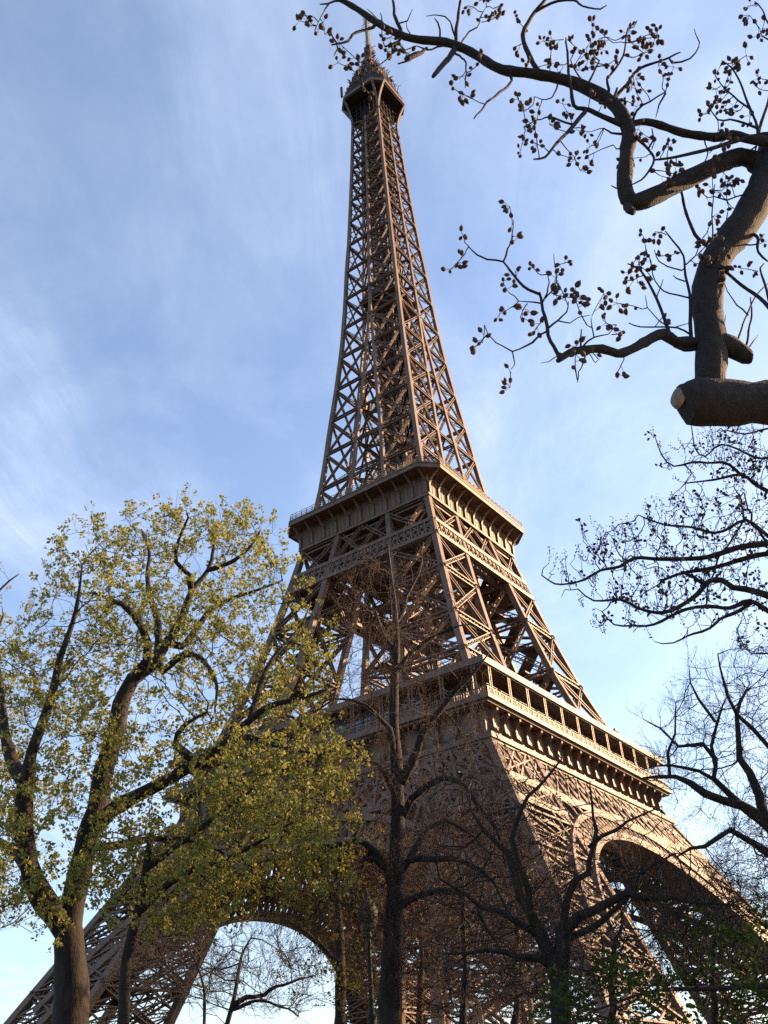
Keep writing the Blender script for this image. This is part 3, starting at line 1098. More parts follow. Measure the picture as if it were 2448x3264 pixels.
class TB:
    """tubes and leaves -> one mesh"""

    def __init__(s):
        s.V, s.F, s.T, s.n = [], [], [], 0

    def tube(s, pts, r, k, rough=0.0, rng=None):
        n = len(pts)
        t = np.gradient(pts, axis=0) if n > 2 else np.repeat((pts[1] - pts[0])[None], 2, 0)
        t = unit(t)
        ref = np.array((0.0, 0.0, 1.0)) if abs(t[0][2]) < 0.8 else np.array((1.0, 0, 0))
        u = np.cross(t[0], ref); u /= np.linalg.norm(u)
        U = np.empty((n, 3))
        for i in range(n):
            u = u - t[i] * np.dot(u, t[i]); u = u / max(np.linalg.norm(u), 1e-9); U[i] = u
        W = np.cross(t, U)
        a = np.arange(k) * 2 * math.pi / k
        V = pts[:, None] + (U[:, None] * np.cos(a)[None, :, None] + W[:, None] * np.sin(a)[None, :, None]) * (r[:, None, None] if not rough else r[:, None, None] * (1 + rough * (rng.normal(0, .6, (n, k, 1)) + rng.normal(0, 1, (n, 1, 1)))))
        i = np.arange(n - 1)[:, None]; j = np.arange(k)[None]
        F = np.stack([i * k + j, i * k + (j + 1) % k, (i + 1) * k + (j + 1) % k, (i + 1) * k + j], -1).reshape(-1, 4)
        s.V.append(V.reshape(-1, 3)); s.F.append(F + s.n)
        # end cap
        b = s.n + (n - 1) * k
        s.T.append(np.array([(b, b + q, b + q + 1) for q in range(1, k - 1)]))
        s.n += n * k

    def raw(s, V, F=None, T=None):
        V = V.reshape(-1, 3)
        s.V.append(V)
        if F is not None: s.F.append(F + s.n)
        if T is not None: s.T.append(T + s.n)
        s.n += len(V)

    def twigs(s, P, D, L, r, rng, seg=3, curve=(0, 0, 0), noise=0.12, k=3):
        """many short curved twigs at once; returns the points along them (m, seg+1, 3)"""
        m = len(P)
        L = np.broadcast_to(L, (m,)); r = np.broadcast_to(r, (m,))
        t = np.linspace(0, 1, seg + 1)
        C = np.asarray(curve, float)
        pts = P[:, None] + D[:, None] * (L[:, None] * t)[..., None] + C * (L[:, None] * t ** 2)[..., None]
        pts = pts + np.cumsum(rng.normal(0, noise / seg, pts.shape), 1) * L[:, None, None] * (t > 0)[None, :, None]
        ref = np.where(np.abs(D[:, 2:3]) < .8, np.array([[0, 0, 1.]]), np.array([[1., 0, 0]]))
        U = unit(np.cross(D, ref)); W = np.cross(D, U)
        a = np.arange(k) * 2 * math.pi / k
        ring = U[:, None] * np.cos(a)[None, :, None] + W[:, None] * np.sin(a)[None, :, None]
        rr = r[:, None] * (1 - 0.6 * t)[None]
        V = pts[:, :, None] + ring[:, None] * rr[..., None, None]
        i = np.arange(seg)[:, None]; j = np.arange(k)[None]
        F = np.stack([i * k + j, i * k + (j + 1) % k, (i + 1) * k + (j + 1) % k, (i + 1) * k + j], -1).reshape(-1, 4)
        F = (F[None] + (np.arange(m) * (seg + 1) * k)[:, None, None]).reshape(-1, 4)
        s.raw(V, F)
        return pts

    def leaves(s, C, size, rng, per=6, spread=0.6, droop=0.0):
        """clumps of small pointed leaves round the points C"""
        m = len(C)
        D = unit(rng.normal(0, 1, (m, per, 3)) + np.array((0, 0, -droop)))
        N = unit(rng.normal(0, 1, (m, per, 3)))
        S = unit(np.cross(D, N))
        sz = np.broadcast_to(size, (m,))[:, None, None] * rng.uniform(.65, 1.25, (m, per, 1))
        b = C[:, None] + D * sz * spread * rng.uniform(.2, 1.0, (m, per, 1))
        up = np.cross(S, D) * sz * 0.12
        V = np.stack([b, b + D * sz * .5 + S * sz * .38 + up, b + D * sz, b + D * sz * .5 - S * sz * .38 + up], 2)
        F = (np.arange(m * per) * 4)[:, None] + np.array([0, 1, 2, 3])
        s.raw(V, F)

    def buds(s, C, size, D=None):
        m = len(C)
        O = np.array([(1, 0, 0), (0, 1, 0), (-1, 0, 0), (0, -1, 0), (0, 0, 1.5), (0, 0, -1.2)], float)
        V = C[:, None] + O[None] * np.broadcast_to(size, (m,))[:, None, None]
        T = np.array([(0, 1, 4), (1, 2, 4), (2, 3, 4), (3, 0, 4), (1, 0, 5), (2, 1, 5), (3, 2, 5), (0, 3, 5)])
        s.raw(V, None, (T[None] + (np.arange(m) * 6)[:, None, None]).reshape(-1, 3))

    def build(s, name, mat, parent, smooth=True):
        F = np.concatenate(s.F) if s.F else None
        T = np.concatenate([t for t in s.T if len(t)]) if s.T else None
        me = mesh_from(name, np.concatenate(s.V), F, T, smooth)
        return link(name, me, mat, parent)


def ellipsoids(E, n, rng, shell=0.0):
    """random points in a union of ellipsoids: (px, py, Y, rx px, ry px, depth radius m)"""
    vol = np.array([e[3] * e[4] * e[5] for e in E], float); vol /= vol.sum()
    out = []
    for e, c in zip(E, rng.multinomial(n, vol)):
        d = unit(rng.normal(0, 1, (c, 3))) * (rng.uniform(shell, 1, (c, 1)) ** (1 / 3))
        for q in d:
            p = at(e[0] + q[0] * e[3], e[1] + q[1] * e[4], e[2] + q[2] * e[5])
            if p[2] > 1.0: out.append(p)
    return np.array(out)


def ground_point(p):
    return np.array((p[0], p[1], 0.0))


def spread_dirs(D, rng, ang, up=0.0):
    """directions that leave D by about ang"""
    X = unit(np.cross(D, rng.normal(0, 1, D.shape)))
    a = np.broadcast_to(ang, (len(D),))[:, None]
    return unit(D * np.cos(a) + X * np.sin(a) + np.array((0, 0, up)))


def fine_twigs(tree, root, mat, rng, per=1.5, L=(0.25, 0.6), r=0.0035, rmax=0.018, curve=(0, 0, 0.1), sub=2, up=0.1, buds=0.0, bud_mat=None, name='twigs'):
    P, D, _ = tree.tips(rmax)
    k = rng.poisson(per, len(P))
    P = np.repeat(P, k, 0); D = np.repeat(D, k, 0)
    tb = TB()
    D1 = spread_dirs(D, rng, rng.uniform(.4, 1.1, len(D)), up)
    pts = tb.twigs(P, D1, rng.uniform(*L, len(P)), r, rng, 4, curve, .14)
    ends = [pts[:, -1]]
    for q in range(sub):
        i = rng.integers(1, 4, len(P))
        P2 = pts[np.arange(len(P)), i]
        D2 = spread_dirs(unit(pts[:, -1] - pts[:, 0]), rng, rng.uniform(.5, 1.0, len(P)), up)
        p2 = tb.twigs(P2, D2, rng.uniform(*L, len(P)) * .55, r * .75, rng, 2, curve, .1)
        ends.append(p2[:, -1])
    ends = np.concatenate(ends)
    if buds:
        tb.buds(ends[rng.random(len(ends)) < .8], buds)
    tb.build(name, mat, root)['kind'] = 'stuff'
    return ends


M_BARK = mat_principled('dark_bark', (0.009, 0.0074, 0.0064), (0.027, 0.0215, 0.017), scale=9, rough=0.9, bump=0.6, bscale=30, stretch=(1, 1, .3))
M_BARKP = mat_principled('smooth_grey_bark', (0.008, 0.0078, 0.0085), (0.021, 0.019, 0.019), scale=16, rough=0.85, bump=0.7, bscale=60, detail=8)
M_TWIG_RED = mat_principled('reddish_twig', (0.025, 0.0135, 0.01), (0.06, 0.03, 0.02), scale=5, rough=0.85)
M_TWIG = mat_principled('brown_twig', (0.02, 0.015, 0.012), (0.05, 0.037, 0.028), scale=5, rough=0.85)
M_BARK_TAN = mat_principled('tan_bark', (0.17, 0.12, 0.07), (0.28, 0.2, 0.12), scale=5, rough=0.85, bump=.4)
M_LEAF = mat_leaf('spring_leaf', (0.15, 0.165, 0.038), (0.23, 0.23, 0.06), (0.33, 0.30, 0.10), 0.45)
M_LEAF2 = mat_leaf('olive_leaf', (0.07, 0.07, 0.015), (0.11, 0.10, 0.02), (0.16, 0.12, 0.03), 0.4)
M_LEAFD = mat_leaf('dark_green_leaf', (0.018, 0.035, 0.01), (0.035, 0.06, 0.014), (0.06, 0.085, 0.02), 0.3)
M_POD = mat_principled('seed_capsule', (0.022, 0.014, 0.012), (0.08, 0.046, 0.032), scale=30, rough=0.8, bump=.3, bscale=120)
M_CUT = mat_principled('cut_wood', (0.10, 0.082, 0.066), (0.2, 0.165, 0.13), scale=18, rough=0.9)
M_BUD = mat_principled('flower_bud', (0.04, 0.028, 0.02), (0.085, 0.058, 0.04), scale=20, rough=0.85)
# ------------------------------------------------------------------ the trees of the place
def new_tree(name, label, cat, base, group=None):
    o = empty(name, tuple(base))
    tag(o, label, cat, group)
    return o


def settle(root):
    """children were built in place: keep them there under a root that stands at the trunk's foot"""
    inv = Matrix.Translation(-root.location)
    for c in root.children:
        c.matrix_parent_inverse = inv


# ---- big leafy tree on the left
def leafy_left():
    t = Tree(11)
    Y = 21.0
    foot = ground_point(at(222, 3264, Y))
    root = new_tree('leafy_tree', 'broad tree in fresh yellow green leaf with a thick forked dark trunk', 'tree', foot)
    w = 118
    t.limb([foot, at(224, 3264, Y), at(226, 3100, Y), at(222, 3000, Y), at(222, 2960, Y)], .385, .32, .35)
    t.limb_px([(222, 2990), (177, 2920), (125, 2843), (92, 2754), (76, 2620), (80, 2480)], Y, Y - 1.2, 66, 46)
    t.limb_px([(80, 2500), (100, 2400), (119, 2349), (166, 2216), (192, 2097), (230, 1990), (250, 1900), (262, 1800)], Y - 1.2, Y - 2, 36, 5)
    t.limb_px([(80, 2500), (40, 2430), (14, 2330), (0, 2200), (-20, 2050)], Y - 1.2, Y + .5, 40, 12)
    t.limb_px([(110, 2800), (60, 2730), (15, 2695), (-60, 2640)], Y - 1, Y + 1.5, 40, 15)
    t.limb_px([(222, 2980), (232, 2880), (258, 2769), (280, 2658), (317, 2548), (332, 2450), (371, 2335), (385, 2243), (424, 2163)], Y, Y + .4, 68, 46)
    t.limb_px([(424, 2163), (491, 2117), (530, 2050), (577, 1977), (610, 1885), (663, 1818), (680, 1750), (676, 1690)], Y + .4, Y + 1, 34, 7)
    t.limb_px([(424, 2163), (470, 2105), (472, 2050), (452, 2000), (424, 1958), (390, 1925), (350, 1911), (300, 1890)], Y + .4, Y - 1.5, 34, 8)
    t.limb_px([(500, 2110), (505, 2040), (498, 1960), (478, 1900), (470, 1830), (476, 1760), (450, 1690)], Y + .4, Y + 1.8, 28, 7)
    t.limb_px([(530, 2050), (580, 2060), (637, 1990), (670, 1944), (730, 1911), (829, 1878), (900, 1850)], Y + .5, Y + 1.2, 22, 6)
    t.limb_px([(610, 1885), (600, 1830), (560, 1790), (570, 1720), (600, 1650)], Y + .6, Y - 1, 20, 6)
    t.limb_px([(663, 1818), (740, 1790), (800, 1740), (830, 1690)], Y + .8, Y - 1, 16, 5)
    t.limb_px([(300, 2640), (355, 2585), (413, 2548), (517, 2496), (627, 2430), (708, 2385), (730, 2362), (796, 2296), (862, 2250), (960, 2225), (1040, 2200)], Y, Y - 2.5, 48, 8)
    t.limb_px([(627, 2430), (560, 2370), (590, 2310), (660, 2270)], Y - 1, Y - 2, 24, 6)
    t.limb_px([(730, 2362), (790, 2350), (860, 2370), (940, 2390), (1010, 2400)], Y - 1.5, Y - 3, 22, 6)
    t.limb_px([(310, 2700), (370, 2695), (443, 2680), (553, 2673), (664, 2695), (740, 2740)], Y, Y - 2, 26, 6)
    t.limb_px([(520, 2140), (590, 2085), (650, 2110), (690, 2180), (685, 2260)], Y + .4, Y - 1.5, 24, 6)
    t.limb_px([(796, 2296), (850, 2130), (915, 2044), (962, 1990), (990, 1920)], Y - 1.8, Y - 1, 20, 5)
    E = [(600, 1840, Y, 330, 250, 3.5), (310, 1920, Y - 1, 210, 250, 3), (800, 1840, Y, 140, 210, 2.5), (500, 2200, Y, 400, 320, 3.8),
         (890, 2130, Y - 1, 200, 250, 2.5), (130, 2330, Y, 220, 330, 3.5), (800, 2450, Y - 2, 280, 260, 2.5), (620, 2650, Y - 1, 360, 200, 2.5), (430, 1730, Y, 170, 110, 2),
         (650, 1690, Y, 200, 90, 2), (200, 2650, Y - 1, 330, 250, 2.5), (50, 2800, Y - 1, 170, 260, 2)]
    t.grow(ellipsoids(E, 3100, t.rng, .2), .3, .4, 4.0, 70, (0, 0, .12), .3)
    t.radii(.007, 2.3)
    t.build(root, M_BARK)
    rng = t.rng
    ends = fine_twigs(t, root, M_BARK, rng, 1.25, (.22, .5), .0045, .02, (0, 0, .25), 1, .35)
    tb = TB()
    C = ends + rng.normal(0, .03, ends.shape)
    low = C[:, 2] < 9.5
    keep = low | (rng.random(len(C)) < .86)
    C = C[keep]
    tb.leaves(C, rng.uniform(.05, .1, len(C)), rng, 9, .5)
    pick = rng.random(len(C)) < .3
    tb.leaves(C[pick] + rng.normal(0, .07, (pick.sum(), 3)), rng.uniform(.05, .085, pick.sum()), rng, 7, .5)
    tb.build('foliage', M_LEAF, root, False)
    settle(root)
    print('leafy', len(t.P), len(ends))


def leafy_small(name, label, seed, Y, trunk, w0, E, n, leafmat, dens=1.2, per=8, size=(.05, .09), bark=M_BARK, limbs=(), rt=.006, step=.3):
    t = Tree(seed)
    foot = ground_point(at(*trunk[0], Y))
    root = new_tree(name, label, 'tree', foot)
    P3 = [at(x, y, Y) for x, y in trunk]
    r0 = w0 * np.linalg.norm(P3[0]) / FPX / 2
    t.limb([foot] + P3, r0 * 1.15, r0 * .4, .35)
    for l, Y1, a, b in limbs:
        t.limb_px(l, Y, Y1, a, b)
    t.grow(ellipsoids(E, n, t.rng, .15), step, step * 1.4, 6.0, 70, (0, 0, .1), .3)
    t.radii(rt, 2.3)
    t.build(root, bark)
    rng = t.rng
    ends = fine_twigs(t, root, bark, rng, dens, (.2, .5), .004, .02, (0, 0, .15), 1, .25)
    tb = TB()
    C = ends + rng.normal(0, .04, ends.shape)
    tb.leaves(C, rng.uniform(*size, len(C)), rng, per, .8)
    tb.build('foliage', leafmat, root, False)
    settle(root)
    print(name, len(t.P), len(ends))
    return root


def bare(name, label, seed, Y, trunk, w0, w1, E, n, bark, twig, limbs=(), dens=1.6, L=(.25, .6), step=.35, trop=(0, 0, .08), curve=(0, 0, .08), up=.1, sub=2, tr=.0036, wig=.25,
         buds=0.0, rt=.006, group=None, infl=6.0, thick=.06, rmax=.018, kill=1.4, off=None, shell=.1):
    t = Tree(seed)
    P3 = [at(x, y, Y) for x, y in trunk]
    foot = ground_point(P3[0]) if off is None else np.array(off)
    root = new_tree(name, label, 'tree', foot, group)
    d = np.linalg.norm(P3[0])
    t.limb([foot] + P3, w0 * d / FPX / 2 * 1.1, w1 * np.linalg.norm(P3[-1]) / FPX / 2, .35)
    for l, Y1, a, b in limbs:
        t.limb_px(l, Y, Y1, a, b, wob=.05)
    if n:
        t.grow(ellipsoids(E, n, t.rng, shell), step, step * kill, infl, 70, trop, wig)
    t.radii(rt, 2.35)
    t.build(root, bark, thick)
    ends = fine_twigs(t, root, twig, t.rng, dens, L, tr, rmax, curve, sub, up, buds)
    settle(root)
    print(name, len(t.P), len(ends))
    return root, t, ends


leafy_left()
leafy_small('leafy_tree', 'yellow green tree cut off by the left edge, behind the forked leafy tree', 21, 26.0, [(-190, 3300), (-170, 2900), (-150, 2500), (-120, 2200)], 70,
            [(-60, 2100, 26, 150, 330, 2.5), (-40, 2600, 26, 200, 400, 3)], 420, M_LEAF,
            limbs=[([(-150, 2500), (-80, 2300), (-20, 2050), (10, 1960)], 25.5, 26, 6), ([(-130, 2250), (-60, 1990), (0, 1880), (60, 1830)], 26, 18, 4)])
leafy_small('slender_leafy_tree', 'slender young tree with golden green leaves and a thin trunk right of the forked one', 31, 19.0,
            [(391, 3290), (396, 3150), (402, 3064), (420, 2980), (437, 2917), (455, 2830), (466, 2769), (480, 2660)], 46,
            [(730, 2770, 19, 320, 170, 2.0), (860, 2600, 18.5, 250, 210, 1.8), (1010, 2480, 18.5, 130, 190, 1.2), (560, 2900, 19, 170, 120, 1.5), (980, 2740, 18.5, 150, 130, 1.2), (420, 2800, 19, 200, 150, 1.5)], 2300, M_LEAF, 1.4, 11, (.055, .09),
            limbs=[([(437, 2917), (520, 2830), (620, 2770), (760, 2720), (900, 2640)], 18.6, 24, 6), ([(466, 2769), (560, 2700), (690, 2600), (800, 2520)], 18.4, 20, 6)], step=.26)
leafy_small('olive_leaved_tree', 'upright tree with a dark straight trunk and sparse olive leaves before the arch', 41, 30.0,
            [(1085, 3300), (1086, 3150), (1083, 3000), (1075, 2850)], 48,
            [(1080, 2950, 30, 170, 200, 2.5), (1010, 3120, 30, 150, 110, 2.0), (1140, 3150, 30, 120, 110, 2), (1150, 2760, 30, 180, 140, 2)], 520, M_LEAF2, 1.0, 6, (.05, .09),
            limbs=[([(1083, 3080), (1040, 3030), (960, 2960), (900, 2930)], 29, 16, 6)])

# ---- bare trees
bare('arching_bare_tree', 'dark bare tree with a straight central trunk and arching drooping branches before the tower', 51, 20.0,
     [(1245, 3300), (1247, 3100), (1252, 2962), (1262, 2800), (1268, 2603), (1263, 2422), (1255, 2301), (1257, 2181), (1264, 2050), (1258, 1930), (1246, 1834), (1236, 1740)], 78, 7,
     [(1240, 1960, 20, 240, 270, 2.4), (1230, 2300, 20, 330, 240, 2.6), (1300, 2600, 20, 450, 250, 2.8), (1320, 2880, 20, 450, 230, 2.5), (1000, 2900, 19.5, 200, 200, 1.8)], 1900,
     M_BARK, M_TWIG_RED,
     limbs=[([(1275, 2500), (1305, 2430), (1335, 2386), (1378, 2301), (1432, 2217), (1492, 2163), (1560, 2080)], 19.3, 32, 6),
            ([(1285, 2600), (1310, 2550), (1353, 2512), (1408, 2482), (1462, 2494), (1516, 2536), (1580, 2650), (1610, 2760)], 18.8, 24, 5),
            ([(1270, 2790), (1300, 2747), (1372, 2732), (1474, 2738), (1540, 2784), (1600, 2870), (1650, 2960)], 18.8, 24, 5),
            ([(1285, 2770), (1330, 2700), (1361, 2640), (1420, 2622), (1500, 2660), (1560, 2720)], 20.8, 24, 5),
            ([(1258, 2850), (1225, 2760), (1173, 2705), (1082, 2687), (1010, 2690), (962, 2717), (919, 2753), (890, 2800)], 19.2, 26, 5),
            ([(1255, 2800), (1200, 2735), (1120, 2760), (1050, 2830), (1010, 2900)], 18.9, 20, 5),
            ([(1262, 2440), (1239, 2325), (1179, 2253), (1094, 2223), (1020, 2260)], 19.2, 20, 5),
            ([(1266, 2560), (1200, 2440), (1130, 2400), (1060, 2410), (1000, 2460)], 19.0, 20, 5),
            ([(1265, 2900), (1300, 2870), (1390, 2830), (1480, 2860), (1560, 2960), (1620, 3080)], 19, 22, 5),
            ([(1258, 2150), (1330, 2060), (1420, 2010), (1500, 1990)], 19.4, 16, 4),
            ([(1262, 2080), (1190, 1960), (1130, 1900)], 20.6, 14, 4),
            ([(1258, 1990), (1310, 1880), (1340, 1800), (1350, 1730)], 20.5, 14, 4)],
     dens=2.6, L=(.25, .75), curve=(0, 0, -.35), up=-.1, sub=3, tr=.004, trop=(0, 0, -.03), rt=.0075, step=.28, rmax=.02)
bare('spreading_bare_tree', 'dark bare tree with a low forking trunk in front of the sunlit pillar', 61, 17.0,
     [(1790, 3330), (1788, 3264), (1785, 3138), (1790, 3040), (1795, 2960)], 70, 44,
     [(1620, 2750, 17, 320, 330, 2.4), (1900, 2800, 17, 330, 260, 2.4), (2150, 2900, 17, 280, 190, 2.2), (1700, 3050, 17, 400, 180, 2.2), (1560, 2450, 17, 130, 170, 1.2)], 1900,
     M_BARK, M_TWIG,
     limbs=[([(1785, 3138), (1750, 3040), (1711, 2976), (1690, 2900), (1667, 2843), (1608, 2732), (1550, 2640), (1500, 2580)], 16.6, 44, 8),
            ([(1690, 2900), (1660, 2760), (1640, 2620), (1690, 2530), (1790, 2420)], 16.4, 22, 5),
            ([(1795, 2960), (1802, 2900), (1814, 2872), (1830, 2820), (1873, 2784), (1890, 2690), (1896, 2607), (1880, 2500)], 17.2, 24, 5),
            ([(1800, 2970), (1850, 2925), (1955, 2872), (2058, 2862), (2160, 2862), (2257, 2872), (2350, 2890)], 16.6, 32, 6),
            ([(1795, 3000), (1880, 2960), (1960, 2910), (2010, 2830), (2080, 2760), (2150, 2720)], 17.6, 22, 5),
            ([(1880, 2700), (1960, 2640), (2050, 2600), (2110, 2570)], 17.4, 14, 4),
            ([(1788, 3100), (1720, 3060), (1600, 3030), (1500, 3040), (1420, 3040)], 16.4, 26, 6),
            ([(1711, 2976), (1640, 2930), (1540, 2880), (1450, 2840), (1400, 2800)], 16.2, 22, 5)],
     dens=2.4, L=(.25, .65), sub=3, curve=(0, 0, .05), tr=.004, rt=.0075, step=.28, rmax=.02)
r_, t_, e_ = bare('budding_bare_tree', 'large bare tree with long ascending limbs and fine budding twigs at the right edge', 71, 17.0,
     [(2640, 3400), (2630, 3100), (2600, 2850), (2540, 2720)], 130, 90,
     [(2300, 2330, 17, 200, 230, 2.3), (2180, 2480, 17, 170, 130, 1.8), (2420, 2250, 17, 120, 230, 2.2), (2420, 2640, 17, 180, 260, 2.3), (2290, 2860, 17, 170, 130, 2)], 1700,
     M_BARK, M_TWIG,
     limbs=[([(2540, 2720), (2448, 2633), (2364, 2569), (2253, 2519), (2152, 2484), (2090, 2476), (2050, 2480)], 16.6, 38, 7),
            ([(2500, 2690), (2448, 2617), (2421, 2538), (2389, 2475), (2357, 2411), (2350, 2340), (2351, 2285), (2380, 2200)], 17.5, 36, 6),
            ([(2364, 2569), (2332, 2545), (2285, 2490), (2275, 2437), (2278, 2370), (2280, 2300), (2304, 2247)], 16.8, 20, 5),
            ([(2540, 2720), (2500, 2500), (2448, 2405), (2395, 2335), (2348, 2278), (2320, 2220), (2304, 2177), (2290, 2120), (2288, 2085)], 16.2, 24, 4),
            ([(2285, 2490), (2230, 2450), (2180, 2440), (2130, 2440), (2090, 2442)], 16.7, 14, 4),
            ([(2281, 2420), (2230, 2385), (2170, 2365), (2110, 2330), (2050, 2292)], 16.5, 14, 3),
            ([(2135, 2470), (2138, 2400), (2143, 2330), (2153, 2240)], 16.6, 11, 3),
            ([(2280, 2300), (2240, 2240), (2215, 2180), (2196, 2125)], 16.9, 10, 3),
            ([(2600, 2900), (2520, 2790), (2440, 2700), (2400, 2680), (2330, 2660), (2240, 2690), (2160, 2730)], 16.3, 32, 6)],
     dens=2.3, L=(.2, .5), sub=3, curve=(0, 0, .12), up=.15, buds=.007, tr=.004, wig=.2, infl=4.0, rt=.0065, step=.26, rmax=.018)
for seed, px, Y, w, E, n, tw, lab in (
        (201, [(1480, 3330), (1478, 3200), (1484, 3080), (1476, 2960), (1480, 2840)], 25.0, 36, [(1470, 2800, 25, 240, 260, 2.6), (1560, 3030, 25, 240, 180, 2.4), (1420, 3170, 25, 230, 110, 2)], 1500, M_TWIG_RED, 'thin dark bare tree just right of the straight central trunk'),
        (202, [(1950, 3330), (1955, 3220), (1948, 3120), (1960, 3000)], 23.0, 42, [(1950, 2900, 23, 260, 230, 2.6), (2080, 3060, 23, 260, 150, 2.4), (1850, 3100, 23, 220, 150, 2.2), (1800, 3180, 23, 250, 100, 2)], 1500, M_TWIG, 'dark bare tree standing below the tall right hand arch'),
        (203, [(2290, 3330), (2282, 3220), (2270, 3100), (2285, 2980)], 21.0, 40, [(2270, 2960, 21, 230, 230, 2.5), (2400, 3060, 21, 160, 220, 2.2)], 1300, M_TWIG, 'dark bare tree above the low evergreen leaves, toward the right edge'),
        (204, [(1640, 3330), (1650, 3200), (1640, 3060), (1655, 2900)], 32.0, 34, [(1650, 2880, 32, 230, 260, 3.2), (1760, 3100, 32, 220, 150, 3)], 1300, M_TWIG_RED, 'brown twigged bare tree behind the low forking one'),
        (205, [(1340, 3330), (1338, 3200), (1345, 3060), (1335, 2900)], 34.0, 30, [(1330, 2900, 34, 170, 240, 3), (1220, 3050, 34, 170, 150, 3), (1480, 3190, 34, 250, 90, 2.5)], 1300, M_TWIG_RED, 'brown twigged bare tree partly hidden by the straight central trunk')):
    bare('bare_tree', lab, seed, Y, px, w, 10, E, n, M_BARK, tw, dens=2.4, L=(.3, .8), step=.32, sub=3, tr=.0045 * Y / 22, rt=.008 * Y / 22, rmax=.024, group='bare trees thronging the foot of the tower', wig=.3)
bare('distant_bare_tree', 'distant bare tree with a twiggy rounded crown right of the tower', 81, 48.0,
     [(2560, 3350), (2540, 3000), (2480, 2750), (2440, 2600)], 60, 14,
     [(2430, 2600, 48, 90, 200, 4), (2360, 2850, 48, 150, 200, 5), (2480, 2850, 48, 150, 200, 5)], 420, M_BARK, M_TWIG, dens=2.6, L=(.5, 1.3), step=.6, tr=.008, rt=.014, rmax=.04, sub=2)
bare('forked_bare_tree', 'bare tree with a forked trunk seen through the far arch', 91, 44.0,
     [(715, 3320), (724, 3264), (742, 3200), (752, 3150), (760, 3100), (772, 3040), (800, 2990)], 26, 6,
     [(800, 3080, 44, 190, 130, 4), (620, 3130, 44, 110, 110, 3), (900, 3170, 44, 140, 90, 3), (500, 3080, 44, 160, 120, 3.5)], 1000, M_BARK, M_TWIG,
     limbs=[([(742, 3205), (790, 3180), (840, 3165), (930, 3130), (1000, 3110)], 43, 15, 4), ([(735, 3220), (800, 3195), (880, 3200), (950, 3240)], 43.5, 12, 4)],
     dens=2.4, L=(.5, 1.2), step=.5, tr=.009, rt=.014, rmax=.045, sub=3)
bare('upright_bare_tree', 'thin upright bare tree left of the forked one, under the tower', 92, 40.0,
     [(650, 3320), (651, 3264), (652, 3200), (650, 3150), (630, 3080), (600, 3020)], 18, 5,
     [(640, 3080, 40, 160, 120, 3), (520, 3000, 40, 150, 120, 3)], 600, M_BARK, M_TWIG, dens=2.2, L=(.4, 1.0), step=.45, tr=.008, rt=.013, rmax=.04, sub=3)
for k, (seed, px, Y, E, lab) in enumerate((
        (101, [(1400, 3320), (1412, 3264), (1400, 3150), (1393, 3080), (1420, 2980)], 40.0, [(1400, 2900, 40, 130, 260, 4), (1480, 3050, 40, 100, 150, 3)], 'sunlit bare tree with a pale tan trunk, nearest the dark central trunk'),
        (102, [(1530, 3320), (1535, 3264), (1525, 3200), (1500, 3160), (1490, 3060)], 42.0, [(1540, 2950, 42, 130, 220, 4), (1640, 3080, 42, 110, 130, 3)], 'sunlit bare tree with a pale trunk splitting low into a wide fork'),
        (103, [(1700, 3320), (1690, 3200), (1670, 3080), (1650, 2960)], 46.0, [(1660, 2900, 46, 150, 220, 4), (1800, 2980, 46, 140, 150, 4)], 'sunlit tan bare tree hidden by the low forking dark tree'))):
    bare('pale_bare_tree', lab, seed, Y, px, 24, 10, E, 420, M_BARK_TAN, M_TWIG_RED, dens=2.0, L=(.4, 1.1), step=.5, tr=.0065, rt=.011, rmax=.035, sub=2, group='pale trunked trees behind the bare trees', wig=.3)


def evergreen():
    t = Tree(111)
    Y = 14.5
    foot = np.array((9.5, 16.5, 0.0))
    root = new_tree('dark_evergreen', 'dark green tree reaching in low over the bottom right corner, with an unseen crown added for shade', 'tree', foot)
    t.limb([foot, foot + (0.1, 0, 4), foot + (0, .2, 8), foot + (.2, 0, 12.5)], .3, .06, .4)
    t.limb([foot + (0.1, 0, 2.2), (7.5, 15.5, 3.0), at(2300, 3150, Y), at(2080, 3160, Y), at(1900, 3220, Y)], .09, .015, .25)
    t.limb([foot + (0.1, 0, 3.0), (11.5, 20, 5.0), (12.5, 24, 8.5)], .12, .03, .4)
    rng = t.rng
    A = [ellipsoids([(2090, 3170, 14.5, 340, 130, 1.6), (2380, 3120, 14.5, 180, 190, 1.5), (1880, 3230, 14.5, 160, 90, 1.2), (2020, 3080, 14.5, 150, 70, 1.0)], 1100, rng)]
    for c, r, n in (((11.3, 16.5, 7.2), (3.4, 4.2, 6.2), 900), ((14.0, 23.5, 7.2), (3.4, 4.2, 6.2), 700)):  # unseen crown masses, added off frame to shade the lower trees
        A.append(np.array(c) + unit(rng.normal(0, 1, (n, 3))) * rng.uniform(.2, 1, (n, 1)) ** .34 * np.array(r))
    A = np.concatenate(A)
    A = A[A[:, 2] > .8]
    t.grow(A, .3, .42, 6.0, 70, (0, 0, .1), .3)
    t.radii(.006, 2.3)
    t.build(root, M_BARK)
    ends = fine_twigs(t, root, M_BARK, rng, 1.3, (.2, .5), .004, .02, (0, 0, .05), 1, .1)
    tb = TB()
    C = ends + rng.normal(0, .04, ends.shape)
    far = C[:, 0] > 6.5
    tb.leaves(C[~far], rng.uniform(.045, .085, (~far).sum()), rng, 11, 1.3)
    tb.leaves(C[far], rng.uniform(.12, .2, far.sum()), rng, 10, 1.2)  # bigger leaves make the added off-frame crown block more sun
    tb.build('foliage', M_LEAFD, root, False)
    settle(root)


evergreen()

